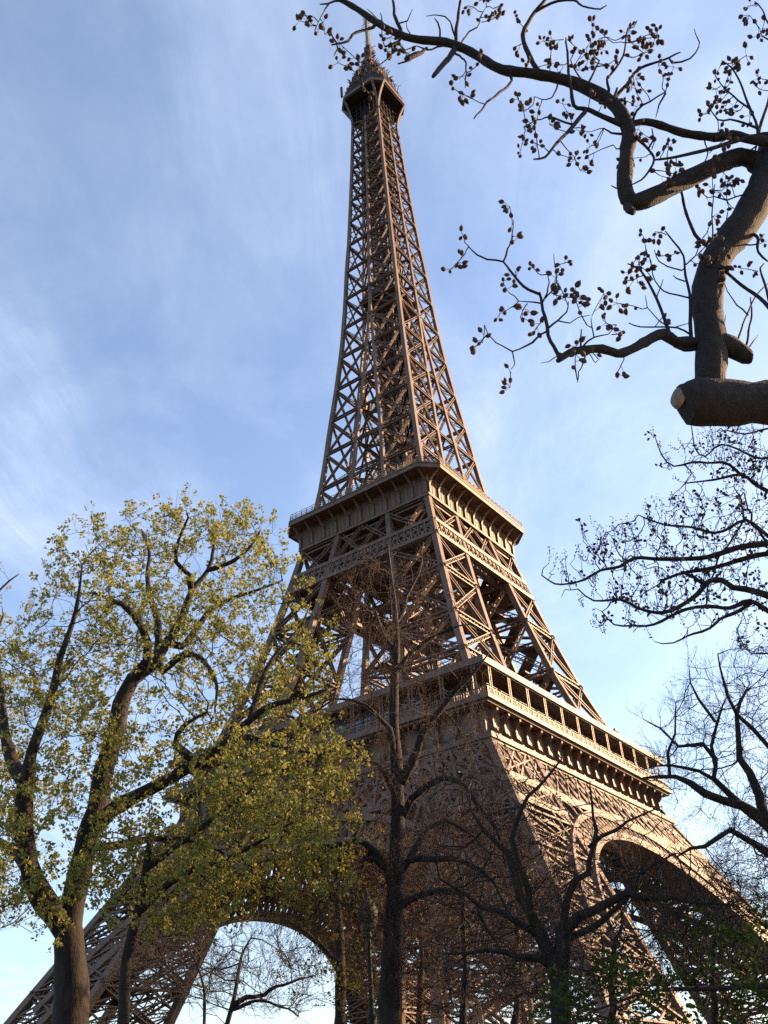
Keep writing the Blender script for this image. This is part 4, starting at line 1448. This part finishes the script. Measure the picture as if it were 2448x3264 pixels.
# ---- paulownia branch in the foreground
def capsule_cluster(seed, n, stem):
    """a spray of woody egg-shaped capsules on a thin stalk: returns stem and capsule tubes"""
    rng = np.random.default_rng(seed)
    tb = TB()
    axis = cat_rom([(0, 0, 0), (.02 * stem, .01, stem * .4), (-.01, .02, stem)], stem / 5)
    tb.tube(axis, np.linspace(.004, .0025, len(axis)), 4)
    for k in range(n):
        b = axis[rng.integers(1, len(axis))]
        d = unit(rng.normal(0, 1, 3) + np.array((0, 0, .1)))
        e = b + d * rng.uniform(.02, .055)
        mid = (b + e) / 2 + np.array((0, 0, -.006))
        tb.tube(np.array([b, mid, e]), np.array([.0022, .002, .0022]), 3)
        ax = unit(unit(e - b) * .8 + np.array((0, 0, -.25)) + rng.normal(0, .25, 3))
        Lc = rng.uniform(.034, .046); rc = Lc * rng.uniform(.33, .4)
        ts = np.array([0, .06, .25, .5, .75, .9, 1.0, 1.16]); rs_ = np.array([.25, .6, .92, 1.0, .78, .45, .14, .04]) * rc
        tb.tube(e + ax * (ts * Lc)[:, None], rs_, 7)
    return tb


CL = []
for sd, (nn, st) in enumerate(((4, .08), (6, .13), (8, .16), (5, .1), (3, .07), (9, .2))):
    CL.append(capsule_cluster(500 + sd, nn, st))
CL_ME = []
for tb in CL:
    F = np.concatenate(tb.F); T = np.concatenate([q for q in tb.T if len(q)])
    me = mesh_from('seed_cluster', np.concatenate(tb.V), F, T, True)
    me.materials.append(M_POD)
    CL_ME.append(me)


def add_clusters(tree, root, pts, rng, r=.0035, maxlink=.9, scale=1.0, mat=M_BARKP, name='fruit_stalks', sag=.0):
    """hang seed clusters at 3-D points and tie each to the nearest branch with a thin stalk"""
    tb = TB()
    rest = TB()
    count = 0
    for p in pts:
        d = np.linalg.norm(tree.P - p, axis=1)
        i = int(d.argmin())
        q = tree.P[i]
        L = d[i]
        up = unit(np.array((0, 0, 1.)) * .7 + (p - q) / max(L, 1e-3) + rng.normal(0, .25, 3))
        if L > .03:
            mid = (p + q) / 2 + rng.normal(0, .08, 3) * L + np.array((0, 0, sag)) * L
            c = cat_rom([q, mid, p], max(.04, L / 6))
            tb.tube(c, np.linspace(r * 1.5, r, len(c)), 5)
        kind = int(rng.integers(0, len(CL_ME)))
        s = scale * rng.uniform(.85, 1.2)
        qt = Vector(up).to_track_quat('Z', 'Y') @ Matrix.Rotation(rng.uniform(0, 6.28), 3, 'Z').to_quaternion()
        mw = Matrix.LocRotScale(Vector(p), qt, Vector((s, s, s)))
        if count < 96:
            o = bpy.data.objects.new('seed_cluster', CL_ME[kind])
            COL.objects.link(o)
            o.parent = root
            o.matrix_basis = mw
        else:       # the smaller rest as one part
            M4 = np.array(mw)
            for V, F in ((np.concatenate(CL[kind].V), CL[kind]),):
                rest.raw(V @ M4[:3, :3].T + M4[:3, 3], np.concatenate(F.F), np.concatenate([q_ for q_ in F.T if len(q_)]))
        count += 1
    if tb.V: tb.build(name, mat, root)['kind'] = 'stuff'
    if rest.V: rest.build('seed_clusters', M_POD, root)['kind'] = 'stuff'


def C2(L): return [(1650 + x / 2.079, y / 2.079) for x, y in L]
def C3(L): return [(1400 + x / 1.583, 600 + y / 1.583) for x, y in L]
def CA(L): return [(940 + x / 2.183, y / 2.183) for x, y in L]
def C4(L): return [(1650 + x / 2.079, 1300 + y / 2.079) for x, y in L]


def paulownia_front():
    t = Tree(121)
    Y = 6.4
    bx = at(3050, 1500, Y + .6)
    foot = ground_point(bx)
    root = new_tree('paulownia_tree', 'near overhanging tree with thick crooked sawn off limbs and clusters of brown seed capsules', 'tree', foot)
    # trunk out of the frame, then the heavy horizontal limb with the sawn end
    t.limb([foot, (bx + foot) / 2 + (.05, .05, 0), bx, at(2900, 1330, Y + .45)], .24, .17, .25)
    LB = t.limb_px([(2900, 1330), (2700, 1270), (2448, 1283), (2320, 1284), (2230, 1282), (2196, 1284)], Y + .45, Y, 118, 122, .12)
    t.limb_px([(2196, 1284), (2182, 1286), (2170, 1290)], Y, Y, 116, 76, .02)
    t.limb_px([(2262, 1290), (2264, 1230), (2266, 1160), (2268, 1090), (2258, 1020), (2254, 960), (2262, 890), (2282, 830), (2330, 765), (2385, 690), (2425, 610), (2452, 540), (2470, 470)], Y, Y - .1, 82, 78, .1)
    t.limb_px([(2470, 470), (2520, 380), (2600, 250), (2700, 100)], Y - .1, Y, 60, 40, .15)
    t.limb_px([(2440, 575), (2425, 535), (2395, 508), (2355, 500), (2310, 515), (2250, 543), (2190, 572), (2130, 602), (2075, 630), (2020, 647), (2000, 632), (1990, 590), (1994, 530), (2000, 470), (2006, 430), (1992, 385), (1965, 340), (1920, 307), (1850, 272), (1780, 250),
               (1700, 235), (1600, 222), (1550, 195), (1500, 165), (1440, 140), (1400, 132), (1330, 126), (1290, 116), (1240, 95), (1200, 72), (1140, 30), (1080, -5), (1020, -40)], Y - .1, Y - 1.0, 52, 12, .08)
    t.limb_px([(2002, 655), (2006, 668), (2018, 676)], Y - .4, Y - .4, 30, 22, .03)
    def L(px, w0, w1, Y0, Y1): t.limb_px(px, Y0, Y1, w0, w1, .07, wob=.004)
    Yb = Y - .5; Ya = Y - .85
    L(C2([(740, 830), (820, 810), (950, 830), (1150, 890), (1300, 915), (1420, 890), (1560, 930), (1720, 935)]), 18, 26, Yb, Yb + .2)
    L(C2([(1720, 935), (1659, 890), (1540, 905), (1450, 935), (1280, 985), (1050, 1040), (900, 1060)]), 14, 6, Yb + .2, Yb)
    L(C2([(690, 830), (620, 800), (560, 770), (440, 720), (370, 700), (355, 600)]), 16, 9, Yb, Yb - .2)
    L(C2([(450, 740), (400, 790), (330, 880), (260, 950), (180, 1040), (105, 1055)]), 13, 5, Yb - .2, Yb - .5)
    L(C2([(150, 490), (80, 380), (35, 230), (70, 150), (110, 80), (180, 0), (210, -60)]), 15, 8, Ya + .15, Ya)
    L(C2([(110, 80), (180, 40), (270, 5), (370, 0), (430, 40), (550, 60), (590, 35)]), 8, 4, Ya, Ya - .2)
    L(C2([(640, 660), (660, 580)]), 11, 6, Yb, Yb - .05)
    L(C2([(650, 640), (720, 560), (800, 460), (900, 420), (1000, 380), (1080, 345)]), 10, 4, Yb, Yb - .3)
    L(C2([(1000, 390), (1040, 415), (1140, 390), (1200, 310), (1190, 250), (1170, 190)]), 6, 2.5, Yb - .25, Yb - .4)
    L(C2([(760, 820), (790, 730), (880, 670), (980, 610)]), 8, 3.5, Yb, Yb - .3)
    L(C2([(980, 620), (940, 690), (915, 780)]), 5, 3, Yb - .3, Yb)
    L(C2([(350, 600), (340, 480), (330, 380), (320, 250)]), 9, 4, Yb - .2, Yb - .3)
    L(C2([(450, 570), (500, 490), (540, 400), (510, 380), (490, 300)]), 7, 3, Ya + .2, Ya)
    L(C2([(600, 650), (605, 590), (595, 520), (640, 460), (700, 370), (715, 280), (730, 190), (790, 140)]), 8, 3, Yb, Yb - .4)
    L(C2([(540, 440), (600, 430), (650, 390)]), 4, 2, Ya, Ya - .1)
    L(C2([(440, 560), (390, 480), (350, 400), (395, 310)]), 6, 3, Ya + .2, Ya)
    L(C2([(260, 580), (220, 650), (160, 660), (110, 640)]), 5, 3, Ya + .2, Ya + .1)
    L(C2([(310, 810), (240, 780), (180, 780), (100, 810), (40, 840)]), 6, 3, Yb - .3, Yb - .5)
    L(C2([(700, 890), (620, 880), (570, 850)]), 8, 5, Yb, Yb)
    L(C2([(760, 890), (850, 970), (900, 1040), (880, 1120), (820, 1190), (740, 1230)]), 9, 4, Yb, Yb - .1)
    L(C2([(870, 980), (900, 920), (890, 850)]), 6, 4, Yb, Yb - .1)
    L(C2([(690, 985), (650, 990), (635, 960)]), 5, 3, Yb, Yb)
    L(C2([(690, 1250), (650, 1250), (620, 1230)]), 6, 4, Yb, Yb)
    L(C2([(1600, 960), (1590, 850), (1540, 720), (1480, 560), (1420, 450), (1350, 400)]), 9, 3, Yb + .2, Yb - .1)
    L(C2([(1590, 850), (1450, 800), (1330, 790), (1260, 700)]), 7, 3, Yb + .1, Yb - .1)
    L(C2([(1540, 720), (1430, 640), (1350, 560), (1310, 500)]), 6, 3, Yb + .1, Yb)
    L(C2([(1600, 870), (1650, 700), (1700, 500), (1690, 300), (1620, 240)]), 9, 4, Yb + .1, Yb)
    L(C2([(1720, 250), (1650, 130), (1620, 60), (1570, 10)]), 6, 3, Yb, Yb)
    L(C2([(1520, 1020), (1580, 970), (1560, 1050)]), 6, 4, Yb + .2, Yb + .2)
    L(C2([(1240, 930), (1260, 1020), (1220, 1100)]), 5, 3, Yb, Yb)
    L(CA([(545, 190), (490, 205), (440, 220), (400, 245), (370, 280), (330, 300), (255, 312)]), 9, 5, Ya - .1, Ya - .2)
    L(CA([(300, 308), (270, 265), (240, 210)]), 5, 3, Ya - .2, Ya - .2)
    L(CA([(290, 310), (295, 340), (270, 390)]), 5, 3, Ya - .2, Ya - .2)
    L(CA([(320, 5), (270, 10), (230, 25), (175, 30)]), 7, 4, Ya - .15, Ya - .2)
    L(CA([(240, 20), (200, 80), (150, 180)]), 5, 2.5, Ya - .2, Ya - .2)
    L(CA([(745, 250), (735, 200), (700, 130), (690, 60), (680, -10)]), 10, 7, Ya, Ya - .1)
    L(CA([(720, 160), (780, 145), (820, 60)]), 4, 2, Ya, Ya - .1)
    L(CA([(640, 200), (610, 150), (595, 90)]), 5, 3, Ya, Ya)
    L(CA([(600, 150), (550, 110), (500, 60)]), 4, 2, Ya, Ya)
    L(CA([(820, 265), (780, 190), (775, 150)]), 4, 2.5, Ya, Ya)
    L(CA([(1120, 310), (1125, 200), (1135, 110), (1155, -20)]), 10, 7, Ya + .1, Ya)
    L(CA([(1115, 250), (1080, 150), (1050, 115), (970, 105), (915, 112)]), 6, 2.5, Ya + .1, Ya)
    L(CA([(1010, 275), (1010, 200), (970, 125)]), 7, 3, Ya + .1, Ya)
    L(CA([(1150, 310), (1210, 220), (1270, 190), (1290, 120), (1330, 50)]), 6, 3, Ya + .1, Ya)
    L(CA([(1110, 345), (1075, 400), (1020, 460), (960, 535)]), 15, 12, Ya + .1, Ya - .1)
    L(CA([(720, 290), (680, 310), (625, 325)]), 8, 6, Ya, Ya)
    L(CA([(675, 320), (670, 385), (590, 450)]), 5, 3.5, Ya, Ya - .1)
    L(CA([(1030, 320), (920, 345), (850, 320)]), 6, 4, Ya, Ya)
    L(CA([(920, 335), (860, 375), (780, 410)]), 8, 17, Ya, Ya - .05)
    L(CA([(800, 420), (760, 435), (715, 445)]), 6, 4, Ya, Ya)
    L(CA([(1150, 390), (1190, 440), (1190, 530), (1185, 610)]), 6, 3, Ya + .1, Ya)
    L(CA([(1510, 560), (1460, 620), (1360, 690), (1300, 760), (1245, 825)]), 8, 4, Ya + .1, Ya - .1)
    L(CA([(460, 540), (490, 470), (500, 440)]), 3, 2, Ya - .3, Ya - .3)
    # lower horizontal branch
    L(C3([(1310, 785), (1250, 778), (1200, 775), (1130, 735), (1080, 752), (1030, 780), (960, 815), (900, 832), (820, 812), (700, 820), (650, 835), (615, 858), (598, 872)]), 34, 18, Y - .1, Y - .5)
    L(C3([(605, 855), (580, 800), (550, 740), (535, 650), (518, 580), (505, 525)]), 12, 8, Y - .5, Y - .6)
    L(C3([(508, 535), (450, 512), (400, 470), (360, 415), (325, 370), (240, 360), (190, 335), (150, 295)]), 9, 3.5, Y - .6, Y - .7)
    L(C3([(325, 375), (345, 310), (365, 260), (375, 160)]), 6, 2.5, Y - .65, Y - .7)
    L(C3([(515, 580), (545, 530), (552, 480), (548, 435)]), 6, 3, Y - .6, Y - .5)
    L(C3([(530, 560), (580, 500), (590, 440), (578, 330)]), 5, 2.5, Y - .6, Y - .5)
    L(C3([(540, 725), (490, 760), (440, 795), (370, 825), (320, 797), (285, 780), (245, 735), (228, 690)]), 8, 3, Y - .55, Y - .7)
    L(C3([(372, 825), (380, 890), (360, 915)]), 4, 2.5, Y - .6, Y - .6)
    L(C3([(510, 580), (450, 570), (400, 570)]), 5, 3, Y - .6, Y - .65)
    L(C3([(545, 712), (600, 665), (640, 630), (652, 570)]), 8, 3, Y - .55, Y - .5)
    L(C3([(600, 665), (660, 680), (700, 650), (760, 640)]), 4, 3, Y - .55, Y - .5)
    L(C3([(715, 808), (716, 760), (718, 710)]), 7, 4, Y - .45, Y - .45)
    L(C3([(720, 800), (780, 750), (850, 735), (895, 690)]), 6, 3, Y - .45, Y - .55)
    L(C3([(785, 750), (770, 700), (765, 650)]), 4, 2.5, Y - .5, Y - .5)
    L(C3([(742, 830), (725, 885), (705, 925), (698, 980)]), 5, 3, Y - .45, Y - .5)
    L(C3([(755, 830), (790, 880), (810, 860)]), 4, 2.5, Y - .45, Y - .5)
    L(C3([(590, 850), (550, 875), (510, 882)]), 4, 2, Y - .5, Y - .5)
    L(C3([(620, 835), (680, 800), (730, 800)]), 5, 3, Y - .5, Y - .5)
    # shoots beside the upright limb
    L(C3([(1272, 770), (1270, 680), (1266, 560), (1245, 440), (1232, 340), (1180, 270), (1140, 215)]), 12, 4, Y - .2, Y - .35)
    L(C3([(1266, 555), (1200, 540), (1130, 515), (1090, 470), (1060, 350)]), 6, 3, Y - .25, Y - .35)
    L(C3([(1225, 415), (1150, 395), (1110, 370), (1085, 310)]), 5, 3, Y - .3, Y - .35)
    L(C3([(1240, 470), (1200, 455), (1180, 440)]), 5, 3, Y - .3, Y - .3)
    L(C3([(1305, 808), (1240, 812), (1190, 795), (1150, 700), (1100, 560), (1040, 450), (1000, 400), (950, 380)]), 13, 5, Y - .1, Y - .3)
    L(C3([(1270, 740), (1200, 705), (1120, 700), (1020, 700), (955, 680)]), 6, 4, Y - .25, Y - .3)
    L(C3([(1195, 700), (1265, 680)]), 4, 3, Y - .3, Y - .2)
    L(C3([(1140, 690), (1080, 640), (1050, 600), (1038, 540)]), 4, 2.5, Y - .3, Y - .35)
    L(C3([(1100, 540), (1130, 460)]), 4, 3, Y - .3, Y - .3)
    L(C3([(1030, 440), (1010, 380), (1015, 330)]), 4, 2.5, Y - .3, Y - .3)
    L(C3([(1360, 300), (1310, 255), (1275, 205), (1240, 100), (1220, 10), (1195, -60)]), 11, 6, Y - .1, Y - .2)
    L(C3([(1375, 290), (1378, 200), (1380, 100), (1390, -20)]), 5, 3, Y - .15, Y - .25)
    L(C3([(1380, 290), (1400, 360), (1440, 415), (1500, 470), (1610, 545), (1680, 620), (1750, 700)]), 7, 13, Y - .2, Y - .3)
    L(C3([(1245, 385), (1290, 340), (1310, 290), (1330, 250)]), 5, 3, Y - .25, Y - .3)
    L(C3([(1440, 790), (1470, 800), (1510, 820), (1550, 845)]), 62, 48, Y + .05, Y + .12)
    L(C3([(1430, 710), (1445, 640)]), 5, 3, Y, Y)
    L(C3([(1500, 790), (1525, 710), (1560, 620), (1600, 540), (1659, 480)]), 7, 4, Y + .1, Y)
    L(C3([(1545, 820), (1575, 640), (1570, 550)]), 7, 4, Y + .1, Y + .1)
    L(C3([(1560, 640), (1480, 560), (1440, 480)]), 6, 3, Y, Y - .1)
    L(C3([(1545, 825), (1610, 740)]), 5, 3, Y + .1, Y + .1)
    L(C3([(1540, 210), (1600, 240), (1610, 320), (1659, 370)]), 10, 6, Y, Y - .1)
    L(C3([(1520, 270), (1570, 290), (1600, 280), (1640, 230)]), 6, 4, Y, Y - .1)
    L(C3([(1680, 620), (1620, 400), (1640, 380)]), 8, 5, Y - .3, Y - .1)
    L(C3([(1450, 60), (1540, 30), (1659, 30)]), 5, 4, Y - .1, Y)
    t.radii(.004)
    t.build(root, M_BARKP, .045, ('limb', 'branches'))
    rng = t.rng
    # pale sawn end of the heavy limb
    left = unit(at(2170, 1280, Y) - at(2320, 1284, Y))
    N_ = unit(left * .72 + np.array((0, 0, .38)) - unit(at(2178, 1270, Y)) * .5)
    P_ = at(2196, 1278, Y) + N_ * .118
    rr = 27 * np.linalg.norm(P_) / FPX
    U = unit(np.cross(N_, (0, 0, 1.))); W = np.cross(U, N_)
    m = MB()
    ringf = lambda q, d: [P_ + N_ * d + (U * math.cos(a) + W * math.sin(a)) * rr * q * (1 + .02 * math.sin(5 * a)) for a in np.linspace(0, 2 * math.pi, 28, endpoint=False)]
    m.loft([ringf(1.15, -.03), ringf(1.0, .0), ringf(.93, .008), ringf(.5, .012), ringf(.1, .01)], cap1=True)
    m.build('sawn_end', M_CUT, root)
    fr = C2([(305, 262), (330, 262), (312, 430), (495, 300), (540, 330), (605, 250), (635, 285), (722, 232), (752, 285), (770, 180), (800, 260), (605, 500), (590, 430), (480, 450), (765, 385), (790, 620), (835, 600), (755, 540), (690, 660), (650, 650), (550, 712), (475, 680),
              (385, 420), (180, 432), (220, 412), (20, 470), (40, 180), (25, 290), (105, 690), (40, 735), (150, 700), (45, 890), (355, 800), (375, 850), (310, 870), (130, 965), (175, 975), (270, 1025), (375, 1040), (510, 960), (515, 1010), (550, 910), (495, 870),
              (965, 520), (990, 570), (885, 920), (890, 990), (850, 1040), (1000, 985), (960, 1020), (1050, 1085), (1000, 1112), (1080, 1135), (945, 1165), (890, 1130), (1300, 1290), (1350, 1265), (1430, 1270), (1400, 1375), (1260, 1310),
              (1350, 415), (1410, 420), (1400, 490), (1345, 570), (1400, 560), (1360, 655), (1380, 700), (1265, 705), (1280, 755), (1330, 830), (1445, 690), (1480, 725), (1535, 740), (1625, 525), (1640, 600), (1575, 40), (1640, 115), (1605, 190), (1270, 1015)])
    fr2 = C3([(130, 275), (130, 330), (370, 185), (372, 240), (400, 468), (355, 530), (385, 585), (445, 582), (498, 430), (585, 395), (600, 490), (585, 540), (520, 665), (650, 592), (770, 645), (745, 690), (868, 690), (870, 738), (228, 712), (215, 772), (360, 925), (698, 970), (802, 862), (920, 888),
               (1145, 235), (1005, 345), (1050, 330), (1000, 410), (985, 460), (1080, 462), (1105, 345), (1025, 610), (1100, 685), (1070, 372), (1350, 225), (1385, 245), (1430, 40), (1470, 90), (1300, 340), (1290, 380), (1450, 20), (1440, 470), (1620, 280), (1610, 420)])
    fr3 = CA([(95, 110), (95, 140), (140, 205), (190, 150), (115, 180), (605, 258), (440, 425), (405, 492), (455, 500), (470, 600), (732, 320), (768, 350), (805, 335), (690, 235), (1330, 20), (1380, 60), (1262, 65), (1322, 120), (1300, 155), (1240, 690), (1190, 490), (1240, 480)])
    allp = [(p, Y - .4 if p[1] > 700 else Y - .2) for p in fr2] + [(p, Ya - .1) for p in fr3] + [(p, Yb - .05) for p in fr]
    pts = []
    for (x, y), yy in allp:
        # depth of the branch it hangs from, seen along this line of sight
        d = np.array(ray(x, y))
        rel = t.P - np.array(CAM_P)
        i = int(np.linalg.norm(np.cross(rel, d), axis=1).argmin())
        pts.append(np.array(CAM_P) + d * np.dot(rel[i], d))
    add_clusters(t, root, pts, rng, .0038, scale=1.2)
    settle(root)
    print('paulownia', len(t.P), len(pts), len(allp))


paulownia_front()


def paulownia_back():
    t = Tree(131)
    Y = 12.5
    bx = at(2950, 2150, Y + .5)
    foot = ground_point(bx)
    root = new_tree('paulownia_tree', 'second fruiting tree whose fine branches reach in from the right below the sawn limb', 'tree', foot)
    t.limb([foot, (bx + foot) / 2, bx, at(2850, 2000, Y + .3)], .2, .12, .3)
    t.limb([at(2850, 2000, Y + .3), at(2760, 1800, Y + .2), at(2700, 1600, Y)], .11, .07, .3)
    def L(px, w0, w1, Y0, Y1): t.limb_px(px, Y0, Y1, w0, w1, .12, wob=.02)
    L([(2800, 1850)] + C4([(1900, 850), (1659, 900), (1450, 930), (1250, 990), (1100, 1005), (950, 1010), (780, 1000), (680, 1050), (540, 1070), (440, 1130), (340, 1160), (250, 1165), (160, 1110)]), 26, 4, Y + .2, Y - .3)
    L([(2800, 1880)] + C4([(1900, 960), (1659, 970), (1500, 1000), (1300, 1060), (1100, 1090), (970, 1140)]), 24, 8, Y + .2, Y + .3)
    L(C4([(1100, 1090), (1180, 1130), (1270, 1160), (1350, 1150)]), 12, 10, Y + .3, Y + .1)
    L([(2850, 2000)] + C4([(1900, 1330), (1659, 1240), (1500, 1200), (1420, 1195), (1350, 1150), (1270, 1160), (1200, 1240), (1080, 1310), (960, 1350), (800, 1330), (690, 1280), (500, 1280), (400, 1200)]), 28, 4, Y + .3, Y - .4)
    L([(2850, 2010)] + C4([(1900, 1440), (1659, 1330), (1550, 1280), (1400, 1330), (1250, 1310), (1100, 1330), (900, 1440), (760, 1450), (640, 1440), (560, 1350)]), 22, 4, Y + .3, Y)
    L(C4([(1550, 1290), (1350, 1410), (1180, 1490), (1030, 1560), (910, 1550)]), 13, 3, Y + .2, Y)
    L([(2720, 1650)] + C4([(1800, 600), (1659, 550), (1550, 500), (1480, 450), (1300, 470), (1180, 490), (1110, 500)]), 20, 4, Y, Y - .2)
    L(C4([(1500, 460), (1440, 400), (1350, 360), (1200, 370), (1050, 380), (950, 310), (910, 190)]), 10, 3, Y, Y - .2)
    L(C4([(1110, 380), (1150, 440), (1110, 495)]), 5, 3, Y - .1, Y)
    L([(2760, 1800)] + C4([(1800, 920), (1659, 850), (1500, 740), (1400, 790), (1300, 830), (1150, 800), (1000, 780), (880, 740), (800, 710)]), 16, 4, Y, Y - .2)
    L(C4([(1500, 740), (1480, 600), (1430, 520)]), 8, 3, Y, Y)
    L([(2720, 1620)] + C4([(1750, 200), (1659, 140), (1500, 170), (1390, 150)]), 12, 4, Y, Y)
    L([(2720, 1620)] + C4([(1800, 300), (1659, 330), (1560, 340), (1350, 250), (1250, 310), (1180, 260), (1150, 110)]), 12, 3, Y, Y - .1)
    L([(2850, 2010)] + C4([(1800, 1640), (1659, 1630), (1550, 1625), (1500, 1580), (1450, 1470)]), 10, 3, Y + .3, Y)
    L(C4([(1500, 740), (1400, 900), (1300, 1060), (1250, 1310)]), 6, 5, Y, Y + .2)
    L(C4([(1659, 900), (1560, 760), (1500, 560)]), 8, 4, Y, Y)
    rng = t.rng
    E = [(2230, 1690, Y, 220, 110, .9), (2060, 1760, Y, 180, 90, .8), (1930, 1760, Y, 110, 90, .6), (2330, 1440, Y, 130, 110, .8), (2230, 1900, Y, 240, 110, .9), (2020, 1890, Y, 130, 90, .6), (2400, 1620, Y, 100, 220, .9), (2400, 2050, Y, 70, 60, .6), (2180, 1480, Y, 90, 80, .5), (1800, 1820, Y - .2, 75, 45, .35), (1870, 1900, Y - .2, 80, 50, .4), (1950, 2010, Y, 110, 40, .4)]
    t.grow(ellipsoids(E, 1500, rng, .15), .12, .15, 1.6, 50, (0, 0, .22), .25)
    t.radii(.0058, 2.3)
    t.build(root, M_BARKP, .03, ('limb', 'branches'))
    # upright flower-bud spikes at the tips
    P, D, idx = t.tips(.009)
    endn = t.nch[idx] == 0
    P0, D0 = P[endn], D[endn]
    tb = TB()
    pick = rng.random(len(P0)) < .9
    sp = tb.twigs(P0[pick], unit(D0[pick] * .5 + np.array((0, 0, .9))), rng.uniform(.12, .3, pick.sum()), .0042, rng, 4, (0, 0, .1), .12)
    q = []
    for k in (1, 2, 3, 4):
        for _ in range(3):
            q.append(sp[:, k] + rng.normal(0, .02, (len(sp), 3)))
    q = np.concatenate(q)
    tb.build('bud_spikes', M_TWIG, root)['kind'] = 'stuff'
    tb = TB(); tb.buds(q, rng.uniform(.007, .012, len(q)))
    tb.build('flower_buds', M_BUD, root, False)['kind'] = 'stuff'
    vis = [i for i in rng.permutation(len(P)) if -50 < 1]
    pts = []
    for i in vis:
        p = P[i] + rng.normal(0, .05, 3)
        if all(np.linalg.norm(p - o) > .13 for o in pts): pts.append(p)
        if len(pts) >= 130: break
    add_clusters(t, root, pts, rng, .004, scale=1.15)
    settle(root)
    print('paulownia2', len(t.P), len(pts))


paulownia_back()

# ---- street lamp behind the arching tree
def street_lamp():
    Y = 25.0
    p = at(1187, 3264, Y)
    root = empty('street_lamp', (p[0], p[1], 0))
    tag(root, 'dark green street lamp with a bell shaped hood left of the straight dark trunk', 'street lamp')
    zt = at(1182, 2915, Y)[2]
    M_GREEN = mat_principled('lamp_green_paint', (0.012, 0.02, 0.018), (0.022, 0.032, 0.03), scale=6, rough=.7, spec=.15)
    def ring(r, z, n=16): return [(r * math.cos(a), r * math.sin(a), z) for a in np.linspace(0, 2 * math.pi, n, endpoint=False)]
    m = MB()
    m.loft([ring(.24, 0), ring(.24, .25), ring(.17, .4), ring(.13, 1.0), ring(.085, 1.15), ring(.075, zt * .6), ring(.11, zt * .6 + .08), ring(.11, zt * .6 + .3), ring(.06, zt * .6 + .4), ring(.05, zt - .55), ring(.09, zt - .5), ring(.04, zt - .35)], cap0=True, cap1=True)
    m.build('post', M_GREEN, root)
    m = MB()
    m.loft([ring(.1, zt - .36), ring(.22, zt - .2), ring(.25, zt - .05), ring(.24, zt + .1), ring(.16, zt + .28), ring(.08, zt + .36), ring(.05, zt + .46), ring(.015, zt + .58)], cap1=True)
    m.build('hood', M_GREEN, root)
    m = MB()
    m.loft([ring(.1, zt - .37), ring(.18, zt - .3), ring(.21, zt - .21)], cap0=True)
    m.build('lens', mat_principled('frosted_lens', (.1, .12, .12), (.14, .16, .16), rough=.3), root)


street_lamp()
